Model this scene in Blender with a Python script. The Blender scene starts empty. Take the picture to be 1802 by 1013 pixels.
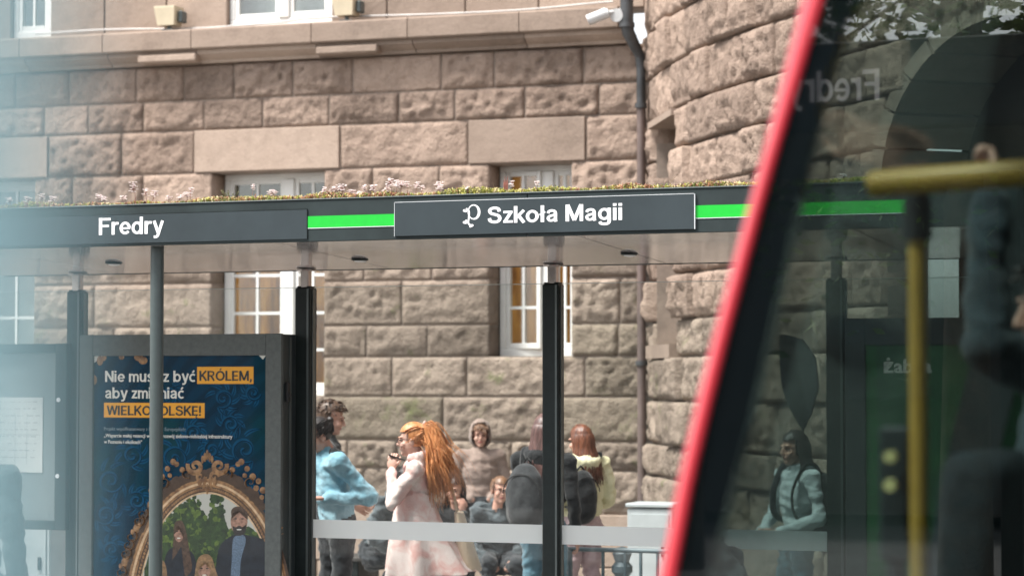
import bpy, bmesh, math, random
import numpy as np
from mathutils import Vector, Matrix, noise, Euler

# ------------------------------------------------------------------ camera, sky, sun, exposure
SC = bpy.context.scene
COL = SC.collection
F, CX, CY, HOR = 4255.0, 901.0, 506.5, 668.0
CAM = Vector((0, 0, 1.87))
PIT = math.atan((HOR - CY) / F)
cd = bpy.data.cameras.new('camera'); cam = bpy.data.objects.new('camera', cd); COL.objects.link(cam)
cam.location = CAM; cam.rotation_euler = (math.pi / 2 + PIT, 0, 0)
cd.sensor_width = 36; cd.lens = 36 * F / 1802; cd.clip_start = 0.05; cd.clip_end = 2000
cd.dof.use_dof = True; cd.dof.focus_distance = 13.1; cd.dof.aperture_fstop = 2.6
SC.camera = cam

SUN_EL, SUN_AZ = math.radians(60), math.radians(246)       # azimuth clockwise from +Y
W = bpy.data.worlds.new('World'); SC.world = W; W.use_nodes = True
wn = W.node_tree; wn.nodes.clear()
sky = wn.nodes.new('ShaderNodeTexSky'); sky.sky_type = 'NISHITA'; sky.sun_disc = False
sky.sun_elevation = SUN_EL; sky.sun_rotation = SUN_AZ; sky.dust_density = 2.5; sky.ozone_density = 0.6; sky.air_density = 1.0
hs = wn.nodes.new('ShaderNodeHueSaturation'); hs.inputs['Saturation'].default_value = 0.22     # a high even cloud cover
bg = wn.nodes.new('ShaderNodeBackground'); bg.inputs['Strength'].default_value = 0.125
wo = wn.nodes.new('ShaderNodeOutputWorld')
wn.links.new(sky.outputs[0], hs.inputs['Color']); wn.links.new(hs.outputs[0], bg.inputs[0]); wn.links.new(bg.outputs[0], wo.inputs[0])
sl = bpy.data.lights.new('sun', 'SUN'); sl.energy = 2.7; sl.angle = math.radians(14); sl.color = (1, .955, .9)
so = bpy.data.objects.new('sun', sl); COL.objects.link(so)
so.rotation_euler = (math.pi / 2 - SUN_EL, 0, -SUN_AZ + math.pi)
SC.view_settings.view_transform = 'Standard'; SC.view_settings.look = 'None'
SC.view_settings.exposure = 1.40; SC.view_settings.gamma = 1
SC.render.engine = 'CYCLES'
SC.cycles.use_denoising = True
SC.cycles.max_bounces = 10; SC.cycles.transparent_max_bounces = 24
SC.cycles.caustics_reflective = False; SC.cycles.caustics_refractive = False

# ------------------------------------------------------------------ helpers
R = math.radians
rnd = random.Random(7)

def ray(px, py):
    x = (px - CX) / F; y = -(py - CY) / F; c, s = math.cos(PIT), math.sin(PIT)
    return Vector((x, c - s * y, s + c * y))

class Frame:
    """A vertical plane of the place: local X runs along it to the right, Y away from the street, Z up from the ground."""
    def __init__(s, px, depth, th, o=None):
        if o is None:
            d = ray(px, HOR); p = CAM + d * (depth / d.y); o = Vector((p.x, p.y, 0))
        s.M = Matrix.Translation(o) @ Matrix.Rotation(-th, 4, 'Z'); s.th = th; s.Mi = s.M.inverted()
    def uz(s, px, py, y=0.0):
        c = s.Mi @ CAM; d = s.Mi.to_3x3() @ ray(px, py); t = (y - c.y) / d.y; p = c + d * t
        return p.x, p.z
    def u(s, px, y=0.0): return s.uz(px, HOR, y)[0]

def tag(o, label=None, cat=None, group=None, kind=None):
    if label: o['label'] = label
    if cat: o['category'] = cat
    if group: o['group'] = group
    if kind: o['kind'] = kind
    return o

def empty(name, M=None, parent=None):
    o = bpy.data.objects.new(name, None); COL.objects.link(o); o.empty_display_size = .1
    if M is not None: o.matrix_world = M
    if parent: o.parent = parent
    return o

def link(name, me, parent=None, M=None):
    o = bpy.data.objects.new(name, me); COL.objects.link(o)
    if parent: o.parent = parent
    if M is not None: o.matrix_local = M
    return o

class MB:
    def __init__(s): s.v = []; s.f = []; s.m = []; s.cur = 0
    def add(s, v, f):
        n = len(s.v); s.v += [tuple(p) for p in v]; s.f += [tuple(i + n for i in q) for q in f]; s.m += [s.cur] * len(f); return s
    def box(s, x0, x1, y0, y1, z0, z1, c=0.0):
        """box, its upright and long edges chamfered by c"""
        if c <= 0:
            v = [(x, y, z) for z in (z0, z1) for y in (y0, y1) for x in (x0, x1)]
            return s.add(v, [(0, 2, 3, 1), (4, 5, 7, 6), (0, 1, 5, 4), (2, 6, 7, 3), (0, 4, 6, 2), (1, 3, 7, 5)])
        bm = bmesh.new(); bmesh.ops.create_cube(bm, size=1)
        for q in bm.verts: q.co = Vector(((x0 + x1) / 2 + q.co.x * (x1 - x0), (y0 + y1) / 2 + q.co.y * (y1 - y0), (z0 + z1) / 2 + q.co.z * (z1 - z0)))
        bmesh.ops.bevel(bm, geom=list(bm.edges), offset=c, segments=1, affect='EDGES', profile=.5)
        s.bm(bm); return s
    def bm(s, bm):
        bm.verts.index_update(); s.add([q.co.copy() for q in bm.verts], [[q.index for q in f.verts] for f in bm.faces]); bm.free()
    def tube(s, pts, rad, n=8, cap=True, flat=None):
        pts = [Vector(p) for p in pts]
        if not hasattr(rad, '__len__'): rad = [rad] * len(pts)
        v = []; f = []; up = None
        for i, p in enumerate(pts):
            t = (pts[min(i + 1, len(pts) - 1)] - pts[max(i - 1, 0)])
            t = t.normalized() if t.length > 1e-9 else Vector((0, 0, 1))
            if up is None:
                up = Vector((0, 0, 1)) if abs(t.z) < .9 else Vector((0, 1, 0))
            a = t.cross(up)
            if a.length < 1e-4: a = t.orthogonal()
            a.normalize(); b = a.cross(t).normalized(); up = b
            for k in range(n):
                w = 2 * math.pi * k / n
                v.append(p + (a * math.cos(w) + b * math.sin(w) * (flat or 1)) * rad[i])
        for i in range(len(pts) - 1):
            for k in range(n):
                f.append((i * n + k, i * n + (k + 1) % n, (i + 1) * n + (k + 1) % n, (i + 1) * n + k))
        if cap:
            f.append(tuple(range(n - 1, -1, -1))); f.append(tuple((len(pts) - 1) * n + k for k in range(n)))
        return s.add(v, f)
    def ell(s, c, r, n=12, m=8, rot=None):
        v = []; f = []; rot = rot or Matrix.Identity(3)
        for j in range(m + 1):
            th = math.pi * j / m
            for k in range(n):
                w = 2 * math.pi * k / n
                v.append(Vector(c) + rot @ Vector((r[0] * math.sin(th) * math.cos(w), r[1] * math.sin(th) * math.sin(w), r[2] * math.cos(th))))
        for j in range(m):
            for k in range(n):
                f.append((j * n + k, (j + 1) * n + k, (j + 1) * n + (k + 1) % n, j * n + (k + 1) % n))
        return s.add(v, f)
    def poly(s, pts, y0, y1):
        """an outline in X/Z given a thickness from y0 (front) to y1"""
        n = len(pts); v = [(x, y0, z) for x, z in pts] + [(x, y1, z) for x, z in pts]
        f = [tuple(range(n)), tuple(range(2 * n - 1, n - 1, -1))] + [(i, n + i, n + (i + 1) % n, (i + 1) % n) for i in range(n)]
        return s.add(v, f)
    def loft(s, rings, closed=True, cap=True):
        n = len(rings[0]); v = [p for r in rings for p in r]; f = []
        for i in range(len(rings) - 1):
            for k in range(n if closed else n - 1):
                f.append((i * n + k, i * n + (k + 1) % n, (i + 1) * n + (k + 1) % n, (i + 1) * n + k))
        if cap and closed: f.append(tuple(range(n - 1, -1, -1))); f.append(tuple((len(rings) - 1) * n + k for k in range(n)))
        return s.add(v, f)
    def mesh(s, mats, smooth=False, name='mesh'):
        me = bpy.data.meshes.new(name); me.from_pydata(s.v, [], s.f); me.validate(clean_customdata=False)
        for q in (mats if isinstance(mats, (list, tuple)) else [mats]): me.materials.append(q)
        if any(s.m) and len(s.m) == len(me.polygons): me.polygons.foreach_set('material_index', s.m)
        bm = bmesh.new(); bm.from_mesh(me); bmesh.ops.recalc_face_normals(bm, faces=bm.faces); bm.to_mesh(me); bm.free()
        if smooth:
            me.polygons.foreach_set('use_smooth', [True] * len(me.polygons))
            if smooth != 'all': me.set_sharp_from_angle(angle=R(38))
        me.update(); return me
    def build(s, name, mats, parent=None, smooth=False, M=None):
        return link(name, s.mesh(mats, smooth, name), parent, M)

def inv(o): return o
def bez(pts, n=10):
    """Catmull-Rom through points"""
    P = [Vector(p) for p in pts]; P = [P[0] * 2 - P[1]] + P + [P[-1] * 2 - P[-2]]; out = []
    for i in range(1, len(P) - 2):
        for k in range(n):
            t = k / n; a, b, c, d = P[i - 1:i + 3]
            out.append(.5 * ((2 * b) + (c - a) * t + (2 * a - 5 * b + 4 * c - d) * t * t + (3 * b - a - 3 * c + d) * t ** 3))
    out.append(P[-2].copy()); return out

# ------------------------------------------------------------------ materials
def nodes(name):
    m = bpy.data.materials.new(name); m.use_nodes = True; t = m.node_tree
    return m, t, t.nodes['Principled BSDF'], t.nodes, t.links

def pm(name, c, rough=.6, metal=0., var=.12, vs=4., bump=0., bs=60., spec=.5, c2=None, coat=0., rv=.0, sheen=0.):
    """a principled material whose colour drifts between two tones, with fine relief"""
    m, t, b, N, L = nodes(name)
    tc = N.new('ShaderNodeTexCoord')
    c2 = c2 or tuple(x * (1 - var * 2) for x in c)
    n1 = N.new('ShaderNodeTexNoise'); n1.inputs['Scale'].default_value = vs; n1.inputs['Detail'].default_value = 6; n1.inputs['Roughness'].default_value = .65
    L.new(tc.outputs['Object'], n1.inputs['Vector'])
    r = N.new('ShaderNodeValToRGB'); r.color_ramp.elements[0].position = .36; r.color_ramp.elements[1].position = .64
    r.color_ramp.elements[0].color = (*c2, 1); r.color_ramp.elements[1].color = (*c, 1)
    L.new(n1.outputs[0], r.inputs[0]); L.new(r.outputs[0], b.inputs['Base Color'])
    b.inputs['Roughness'].default_value = rough; b.inputs['Metallic'].default_value = metal
    b.inputs['Specular IOR Level'].default_value = spec; b.inputs['Coat Weight'].default_value = coat; b.inputs['Coat Roughness'].default_value = .04
    if sheen: b.inputs['Sheen Weight'].default_value = sheen
    if rv:
        mr = N.new('ShaderNodeMapRange'); mr.inputs['To Min'].default_value = max(0, rough - rv); mr.inputs['To Max'].default_value = rough + rv
        L.new(n1.outputs[0], mr.inputs['Value']); L.new(mr.outputs[0], b.inputs['Roughness'])
    if bump:
        n2 = N.new('ShaderNodeTexNoise'); n2.inputs['Scale'].default_value = bs; n2.inputs['Detail'].default_value = 5
        L.new(tc.outputs['Object'], n2.inputs['Vector'])
        bp = N.new('ShaderNodeBump'); bp.inputs['Strength'].default_value = bump; bp.inputs['Distance'].default_value = .02
        L.new(n2.outputs[0], bp.inputs['Height']); L.new(bp.outputs[0], b.inputs['Normal'])
    return m

def glass(name, tint, r0=.04, rough=0., dust=0.):
    """a flat pane seen through both faces: tinted transmission plus mirror reflection rising towards grazing view"""
    m, t, b, N, L = nodes(name); N.remove(b)
    out = N['Material Output']; tr = N.new('ShaderNodeBsdfTransparent'); tr.inputs[0].default_value = (*[x ** .5 for x in tint], 1)
    gl = N.new('ShaderNodeBsdfGlossy'); gl.inputs['Roughness'].default_value = rough
    lw = N.new('ShaderNodeLayerWeight'); lw.inputs['Blend'].default_value = .5
    p = N.new('ShaderNodeMath'); p.operation = 'POWER'; p.inputs[1].default_value = 5; L.new(lw.outputs['Facing'], p.inputs[0])
    mr = N.new('ShaderNodeMapRange'); mr.inputs['To Min'].default_value = r0; mr.inputs['To Max'].default_value = .9; L.new(p.outputs[0], mr.inputs['Value'])
    mx = N.new('ShaderNodeMixShader'); L.new(mr.outputs[0], mx.inputs[0]); L.new(tr.outputs[0], mx.inputs[1]); L.new(gl.outputs[0], mx.inputs[2])
    if dust:
        df = N.new('ShaderNodeBsdfDiffuse'); df.inputs[0].default_value = (.6, .62, .62, 1)
        tc = N.new('ShaderNodeTexCoord'); n1 = N.new('ShaderNodeTexNoise'); n1.inputs['Scale'].default_value = 3; n1.inputs['Detail'].default_value = 8
        L.new(tc.outputs['Object'], n1.inputs['Vector'])
        m2 = N.new('ShaderNodeMapRange'); m2.inputs['From Min'].default_value = .4; m2.inputs['To Min'].default_value = dust * .5; m2.inputs['To Max'].default_value = dust * 2; L.new(n1.outputs[0], m2.inputs['Value'])
        mx2 = N.new('ShaderNodeMixShader'); L.new(m2.outputs[0], mx2.inputs[0]); L.new(mx.outputs[0], mx2.inputs[1]); L.new(df.outputs[0], mx2.inputs[2]); mx = mx2
    L.new(mx.outputs[0], out.inputs['Surface']); return m

def stone_mat(name, a, b_, dirt, moss=0., bump=.5):
    m, t, b, N, L = nodes(name)
    g = N.new('ShaderNodeNewGeometry'); oi = N.new('ShaderNodeObjectInfo')
    ad = N.new('ShaderNodeVectorMath'); ad.operation = 'ADD'
    sc = N.new('ShaderNodeMath'); sc.operation = 'MULTIPLY'; sc.inputs[1].default_value = 40; L.new(oi.outputs['Random'], sc.inputs[0])
    L.new(g.outputs['Position'], ad.inputs[0]); L.new(sc.outputs[0], ad.inputs[1])
    def nz(s, d=6, r=.6, vec=ad.outputs[0]):
        n = N.new('ShaderNodeTexNoise'); n.inputs['Scale'].default_value = s; n.inputs['Detail'].default_value = d; n.inputs['Roughness'].default_value = r
        L.new(vec, n.inputs['Vector']); return n.outputs[0]
    def mix(f, x, y, mode='MIX'):
        q = N.new('ShaderNodeMix'); q.data_type = 'RGBA'; q.blend_type = mode
        if hasattr(f, 'links'): L.new(f, q.inputs[0])
        else: q.inputs[0].default_value = f
        for i, z in ((6, x), (7, y)):
            if hasattr(z, 'links'): L.new(z, q.inputs[i])
            else: q.inputs[i].default_value = (*z, 1)
        return q.outputs[2]
    def rng(x, a0, a1, b0=0., b1=1.):
        q = N.new('ShaderNodeMapRange'); q.inputs['From Min'].default_value = a0; q.inputs['From Max'].default_value = a1
        q.inputs['To Min'].default_value = b0; q.inputs['To Max'].default_value = b1; L.new(x, q.inputs['Value']); return q.outputs[0]
    col = mix(rng(nz(2.2, 4), .38, .62), a, b_)
    col = mix(rng(nz(7, 9, .7), .55, .8, 0, .75), col, dirt)
    col = mix(rng(nz(1.1, 7, .7, g.outputs['Position']), .50, .70, 0, .62), col, tuple(x * .55 for x in dirt))      # soot drifting over the wall
    col = mix(rng(nz(45, 3, .7), .3, .75, 0, .35), col, tuple(min(1, x * 1.35) for x in a))
    col = mix(1., col, rng(oi.outputs['Random'], 0, 1, .74, 1.14), 'MULTIPLY')
    if moss: col = mix(rng(nz(3.4, 7, .7), .60 - moss * .12, .74, 0, .8), col, (.16, .19, .07))
    L.new(col, b.inputs['Base Color']); b.inputs['Roughness'].default_value = .92; b.inputs['Specular IOR Level'].default_value = .2
    ad2 = N.new('ShaderNodeMath'); ad2.operation = 'ADD'; L.new(nz(26, 9, .72), ad2.inputs[0])
    m3 = N.new('ShaderNodeMath'); m3.operation = 'MULTIPLY'; m3.inputs[1].default_value = 1.6; L.new(nz(7, 6, .6), m3.inputs[0]); L.new(m3.outputs[0], ad2.inputs[1])
    bp = N.new('ShaderNodeBump'); bp.inputs['Strength'].default_value = bump; bp.inputs['Distance'].default_value = .04
    L.new(ad2.outputs[0], bp.inputs['Height']); L.new(bp.outputs[0], b.inputs['Normal'])
    return m

def emis(name, c, s, base=None, rough=.6):
    m, t, b, N, L = nodes(name)
    b.inputs['Base Color'].default_value = (*(base or c), 1); b.inputs['Roughness'].default_value = rough
    b.inputs['Emission Color'].default_value = (*c, 1); b.inputs['Emission Strength'].default_value = s; return m

M = {}
M['rock'] = stone_mat('rock faced sandstone', (.382, .289, .232), (.322, .241, .192), (.20, .146, .112), bump=.9)
M['rock_moss'] = stone_mat('mossy sandstone', (.315, .262, .205), (.262, .215, .165), (.165, .135, .10), moss=.3, bump=.9)
M['rock_low'] = stone_mat('shaded sandstone', (.325, .262, .212), (.268, .215, .172), (.165, .13, .102), moss=.08, bump=.85)  # darker, greyer rock for the lower courses: shelter shade painted in, plus faint moss
M['ashlar'] = stone_mat('smooth sandstone', (.342, .267, .216), (.302, .233, .187), (.22, .168, .135), bump=.2)
M['mortar'] = pm('mortar', (.36, .29, .24), .95, bump=.3, bs=90, var=.2)
M['white_frame'] = pm('white window paint', (.78, .78, .75), .45, var=.05, bump=.03)
M['wpane'] = glass('window glass', (.85, .88, .86), .10)
def amber():
    m, t, b, N, L = nodes('lit amber room'); tc = N.new('ShaderNodeTexCoord'); mp = N.new('ShaderNodeMapping'); mp.inputs['Scale'].default_value = (9, 1, 1.6); L.new(tc.outputs['Object'], mp.inputs[0])
    n = N.new('ShaderNodeTexNoise'); n.inputs['Scale'].default_value = 1.1; n.inputs['Detail'].default_value = 5; L.new(mp.outputs[0], n.inputs['Vector'])
    r = N.new('ShaderNodeValToRGB'); e = r.color_ramp.elements; e[0].position = .36; e[0].color = (.10, .035, .012, 1); e[1].position = .66; e[1].color = (.52, .25, .05, 1); q = e.new(.5); q.color = (.30, .125, .025, 1); L.new(n.outputs[0], r.inputs[0])
    L.new(r.outputs[0], b.inputs['Base Color']); L.new(r.outputs[0], b.inputs['Emission Color']); b.inputs['Emission Strength'].default_value = .17; return m
M['amber'] = amber()
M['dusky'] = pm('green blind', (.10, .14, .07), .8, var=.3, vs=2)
M['net'] = pm('pale net curtain', (.48, .52, .52), .8, var=.1, vs=6)
M['fascia'] = pm('anthracite powder coat', (.030, .042, .043), .55, var=.16, vs=3, bump=.04, bs=400, spec=.2)
M['sign'] = pm('anthracite sign sheet', (.040, .053, .059), .5, var=.10, vs=2.5, bump=.03, bs=500, spec=.2)
M['edge'] = pm('bright cut edge', (.70, .73, .75), .3, var=.05)
M['white'] = pm('white lettering', (.86, .87, .88), .5, var=.02)
M['green'] = pm('bright green strip', (.003, .47, .032), .4, var=.04, vs=20)
M['ceiling'] = pm('glossy ceiling sheet', (.42, .40, .40), .09, var=.22, vs=1.6, bump=.05, bs=1.4, spec=.55, rv=.04)
M['steel'] = pm('brushed steel', (.52, .47, .44), .25, metal=.85, var=.1, vs=8)
M['post'] = pm('dark post coat', (.014, .021, .021), .45, var=.2, vs=6, bump=.03, bs=300, spec=.25)
M['pole'] = pm('grey green pole coat', (.06, .08, .08), .38, var=.06, vs=20)
M['post_edge'] = pm('post edge channel', (.11, .13, .13), .35, metal=.3)
M['sglass'] = glass('shelter glass', (.92, .95, .94), .02, dust=.012)
M['gedge'] = pm('glass edge', (.55, .62, .60), .2)
M['case'] = pm('grey case coat', (.105, .118, .115), .5, spec=.2, var=.10, vs=30, bump=.04, bs=500)
M['case_dark'] = pm('dark case side', (.025, .035, .038), .4)
M['cpane'] = glass('case glass', (.95, .97, .97), .005)
M['black'] = pm('black rubber', (.012, .013, .014), .5)
M['zinc'] = pm('zinc downpipe', (.11, .115, .12), .5, metal=.4, var=.25, vs=3)
M['rust_pipe'] = pm('brown downpipe', (.15, .11, .098), .6, var=.2, vs=3)
M['beige'] = pm('beige plastic', (.70, .60, .43), .5, var=.08)
M['cable'] = pm('grey cable', (.55, .53, .51), .6)
M['camwhite'] = pm('white enamel', (.60, .61, .61), .35, var=.05)

def font_mesh(body, bold=.0, extr=.004, shear=0.):
    cu = bpy.data.curves.new('text', 'FONT'); cu.body = body; cu.size = 1; cu.offset = bold; cu.extrude = extr; cu.resolution_u = 4; cu.shear = shear
    ob = bpy.data.objects.new('text', cu); COL.objects.link(ob)
    dg = bpy.context.evaluated_depsgraph_get(); me = bpy.data.meshes.new_from_object(ob.evaluated_get(dg)); bpy.data.objects.remove(ob); bpy.data.curves.remove(cu)
    return me
def lettering(name, body, u0, u1, zb, cap, y, mat, parent, bold=.02, mirror=False):
    """text standing on a vertical sheet, face towards -Y, from u0 to u1, baseline zb, capital height cap"""
    me = font_mesh(body, bold); n = len(me.vertices); co = np.empty(n * 3); me.vertices.foreach_get('co', co); co = co.reshape(-1, 3)
    x0, x1 = co[:, 0].min(), co[:, 0].max()
    out = np.empty_like(co)
    k = (u1 - u0) / (x1 - x0)
    out[:, 0] = u0 + (co[:, 0] - x0) * k if not mirror else u1 - (co[:, 0] - x0) * k
    out[:, 2] = zb + co[:, 1] * (cap / .745)
    out[:, 1] = y - co[:, 2] * .2
    me.vertices.foreach_set('co', out.ravel()); me.materials.clear(); me.materials.append(mat)
    bm = bmesh.new(); bm.from_mesh(me); bmesh.ops.recalc_face_normals(bm, faces=bm.faces); bm.to_mesh(me); bm.free(); me.update()
    return link(name, me, parent)

def arc(cx, cy, rx, ry, a0, a1, n=20): return [(cx + rx * math.cos(math.radians(a0 + (a1 - a0) * k / n)), cy + ry * math.sin(math.radians(a0 + (a1 - a0) * k / n))) for k in range(n + 1)]
def cr(*p): return [(q.x, q.y) for q in bez([(x, y, 0) for x, y in p], 6)]
GLY = {  # grotesque letters as strokes (path, width), capital height 1, with their advance
 'F': ([([(.10, 0), (.10, 1)], .205), ([(.0, .915), (.73, .915)], .17), ([(.0, .52), (.63, .52)], .16)], .79),
 'r': ([([(.095, 0), (.095, .745)], .19), (cr((.10, .40), (.15, .57), (.27, .655), (.44, .655)), .175)], .49),
 'e': ([(arc(.345, .37, .255, .292, -38, -360, 34), .18), ([(.10, .362), (.66, .362)], .125)], .74),
 'd': ([(arc(.335, .37, .245, .292, 0, 360, 34), .18), ([(.60, 0), (.60, 1)], .19)], .80),
 'y': ([([(.085, .745), (.335, .06)], .19), (cr((.60, .745), (.42, .22), (.33, -.06), (.25, -.17), (.07, -.19)), .18)], .70),
 'S': ([(cr((.655, .70), (.60, .865), (.39, .925), (.18, .865), (.125, .73), (.21, .60), (.41, .53), (.61, .45), (.68, .285), (.60, .13), (.39, .075), (.165, .135), (.10, .305)), .195)], .84),
 'z': ([([(.035, .66), (.545, .66)], .165), ([(.455, .64), (.13, .10)], .19), ([(.03, .08), (.56, .08)], .165)], .62),
 'k': ([([(.095, 0), (.095, 1)], .19), ([(.545, .745), (.14, .31)], .185), ([(.25, .43), (.555, 0)], .20)], .66),
 'o': ([(arc(.345, .37, .262, .295, 0, 360, 34), .185)], .74),
 'ł': ([([(.16, 0), (.16, 1)], .19), ([(.01, .43), (.31, .62)], .125)], .37),
 'a': ([(cr((.095, .52), (.16, .635), (.32, .67), (.46, .62), (.50, .49), (.50, .30), (.505, .12), (.53, .0)), .175), (cr((.50, .42), (.32, .385), (.14, .31), (.10, .19), (.19, .085), (.34, .09), (.48, .19)), .165)], .70),
 'M': ([([(.10, 0), (.10, 1)], .19), ([(.86, 0), (.86, 1)], .19), ([(.12, .99), (.48, .06)], .20), ([(.84, .99), (.48, .06)], .20)], 1.05),
 'g': ([(arc(.335, .385, .245, .28, 0, 360, 34), .18), (cr((.60, .745), (.60, .35), (.60, -.02), (.55, -.16), (.36, -.205), (.16, -.17), (.095, -.07)), .185)], .80),
 'i': ([([(.095, 0), (.095, .745)], .19), ([(.095, .845), (.095, 1)], .19)], .295),
 'N': ([([(.10, 0), (.10, 1)], .2), ([(.72, 0), (.72, 1)], .2), ([(.10, .97), (.72, .03)], .2)], .90),
 'n': ([([(.095, 0), (.095, .745)], .19), (cr((.10, .42), (.16, .60), (.33, .66), (.49, .60), (.53, .42), (.53, .2), (.53, 0)), .18)], .70),
 'm': ([([(.095, 0), (.095, .745)], .19), (cr((.10, .42), (.15, .60), (.30, .66), (.43, .60), (.47, .42), (.47, .2), (.47, 0)), .17), (cr((.47, .42), (.53, .60), (.68, .66), (.81, .60), (.85, .42), (.85, .2), (.85, 0)), .17)], 1.02),
 'u': ([([(.53, 0), (.53, .745)], .19), (cr((.095, .745), (.095, .5), (.095, .32), (.14, .14), (.30, .08), (.46, .15), (.52, .32)), .18)], .70),
 's': ([(cr((.47, .57), (.36, .66), (.20, .655), (.11, .56), (.16, .45), (.33, .37), (.47, .28), (.47, .15), (.34, .08), (.18, .09), (.06, .17)), .165)], .60),
 'b': ([(arc(.37, .37, .245, .292, 0, 360, 34), .18), ([(.10, 0), (.10, 1)], .19)], .78),
 'c': ([(arc(.345, .37, .255, .292, 48, 312, 26), .18)], .62), 'ć': ([(arc(.345, .37, .255, .292, 48, 312, 26), .18), ([(.30, .82), (.46, 1.02)], .15)], .62),
 'K': ([([(.10, 0), (.10, 1)], .2), ([(.68, 1), (.15, .42)], .2), ([(.30, .57), (.70, 0)], .21)], .80),
 'R': ([([(.10, 0), (.10, 1)], .2), (cr((.05, .915), (.40, .915), (.58, .86), (.62, .71), (.56, .56), (.38, .50), (.05, .50)), .17), ([(.38, .48), (.66, 0)], .2)], .80),
 'L': ([([(.10, 0), (.10, 1)], .2), ([(.0, .085), (.60, .085)], .17)], .66), 'E': ([([(.10, 0), (.10, 1)], .2), ([(.0, .915), (.60, .915)], .17), ([(.0, .5), (.56, .5)], .16), ([(.0, .085), (.61, .085)], .17)], .70),
 'Ę': ([([(.10, 0), (.10, 1)], .2), ([(.0, .915), (.60, .915)], .17), ([(.0, .5), (.56, .5)], .16), ([(.0, .085), (.61, .085)], .17), (cr((.50, .04), (.42, -.10), (.46, -.2), (.58, -.2)), .10)], .70),
 'O': ([(arc(.47, .5, .36, .41, 0, 360, 40), .2)], .98), 'Ó': ([(arc(.47, .5, .36, .41, 0, 360, 40), .2), ([(.42, 1.06), (.58, 1.22)], .14)], .98),
 'P': ([([(.10, 0), (.10, 1)], .2), (cr((.05, .915), (.40, .915), (.58, .85), (.62, .68), (.56, .51), (.38, .44), (.05, .44)), .17)], .74), 'I': ([([(.10, 0), (.10, 1)], .2)], .31),
 'W': ([([(.08, 1), (.31, .04)], .19), ([(.56, 1), (.31, .04)], .18), ([(.56, 1), (.81, .04)], .18), ([(1.04, 1), (.81, .04)], .19)], 1.14),
 ',': ([([(.13, .17), (.05, -.16)], .17)], .30), '!': ([([(.11, .30), (.11, 1)], .2), ([(.11, 0), (.11, .18)], .2)], .32),
 ' ': ([], .34)}
def big_letters(name, body, u0, u1, zb, cap_h, y, mat, parent, out=-1, flip=False):
    tot = sum(GLY[c][1] for c in body) - .10; kx = (u1 - u0) / tot; mb = MB(); x0 = 0.; lay = 0
    for c in body:
        for path, w in GLY[c][0]:
            P = [Vector((px, pz, 0)) for px, pz in path]; n = len(P); L_, R_ = [], []; closed = (P[0] - P[-1]).length < 1e-4
            for i in range(n):
                if closed: t = (P[(i + 1) % (n - 1)] - P[(i - 1) % (n - 1)]).normalized()
                else: t = (P[min(n - 1, i + 1)] - P[max(0, i - 1)]).normalized()
                nn = Vector((-t.y, t.x, 0)); ww = w * (1 - .16 * abs(t.x)) / 2; L_.append(P[i] + nn * ww); R_.append(P[i] - nn * ww)
            lay = (lay + 1) % 6; yy = y + out * (.0006 + .0002 * lay)
            X = lambda v: u0 + (x0 + v) * kx if not flip else u1 - (x0 + v) * kx
            v = [(X(p.x), yy, zb + p.y * cap_h) for p in L_ + R_]; mb.add(v, [(i, i + 1, n + i + 1, n + i) for i in range(n - 1)])
        x0 += GLY[c][1]
    return mb.build(name, mat, parent)

WALL = Frame(600, 22.0, R(19.4))
SH = Frame(850, 14.6, R(21.7))
FY = -1.5                      # the roof front lies 1.5 m before the line of posts
TR = Frame(1300, 3.9, R(21.7))
# ------------------------------------------------------------------ ground, street, rails
def sheet(name, x0, x1, y0, y1, z, mat, M_=None, thick=.3):
    o = MB().box(x0, x1, y0, y1, z - thick, z).build(name, mat)
    if M_ is not None: o.matrix_world = M_
    return tag(o, kind='structure')
M['asphalt'] = pm('asphalt', (.055, .055, .056), .9, var=.2, vs=1.5, bump=.4, bs=120)
M['paving'] = pm('concrete paving', (.35, .34, .325), .85, var=.15, vs=1.2, bump=.25, bs=80)
M['kerb'] = pm('granite kerb', (.33, .32, .31), .8, var=.15, vs=8)
M['rail'] = pm('rail steel', (.30, .28, .26), .35, metal=.9)
g = MB().box(-600, 600, -600, 600, -.5, -.16).build('ground', M['asphalt']); tag(g, kind='structure')
sheet('track_bed', -40, 40, -1.2, 3.6, -.155, M['asphalt'], TR.M)
sheet('platform', -40, 40, -4.2, 30, 0, M['paving'], SH.M, .16)
sheet('kerb', -40, 40, -4.5, -4.205, .004, M['kerb'], SH.M, .2)
sheet('near_platform', -40, 40, -9.5, -.55, 0, M['paving'], TR.M, .15)
sheet('near_kerb', -40, 40, -.545, -.30, .004, M['kerb'], TR.M, .2)
for yy in (.5, 1.95):
    o = MB().box(-40, 40, yy - .035, yy + .035, -.16, -.13).build('rail', M['rail']); o.matrix_world = TR.M; tag(o, kind='structure')

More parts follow.
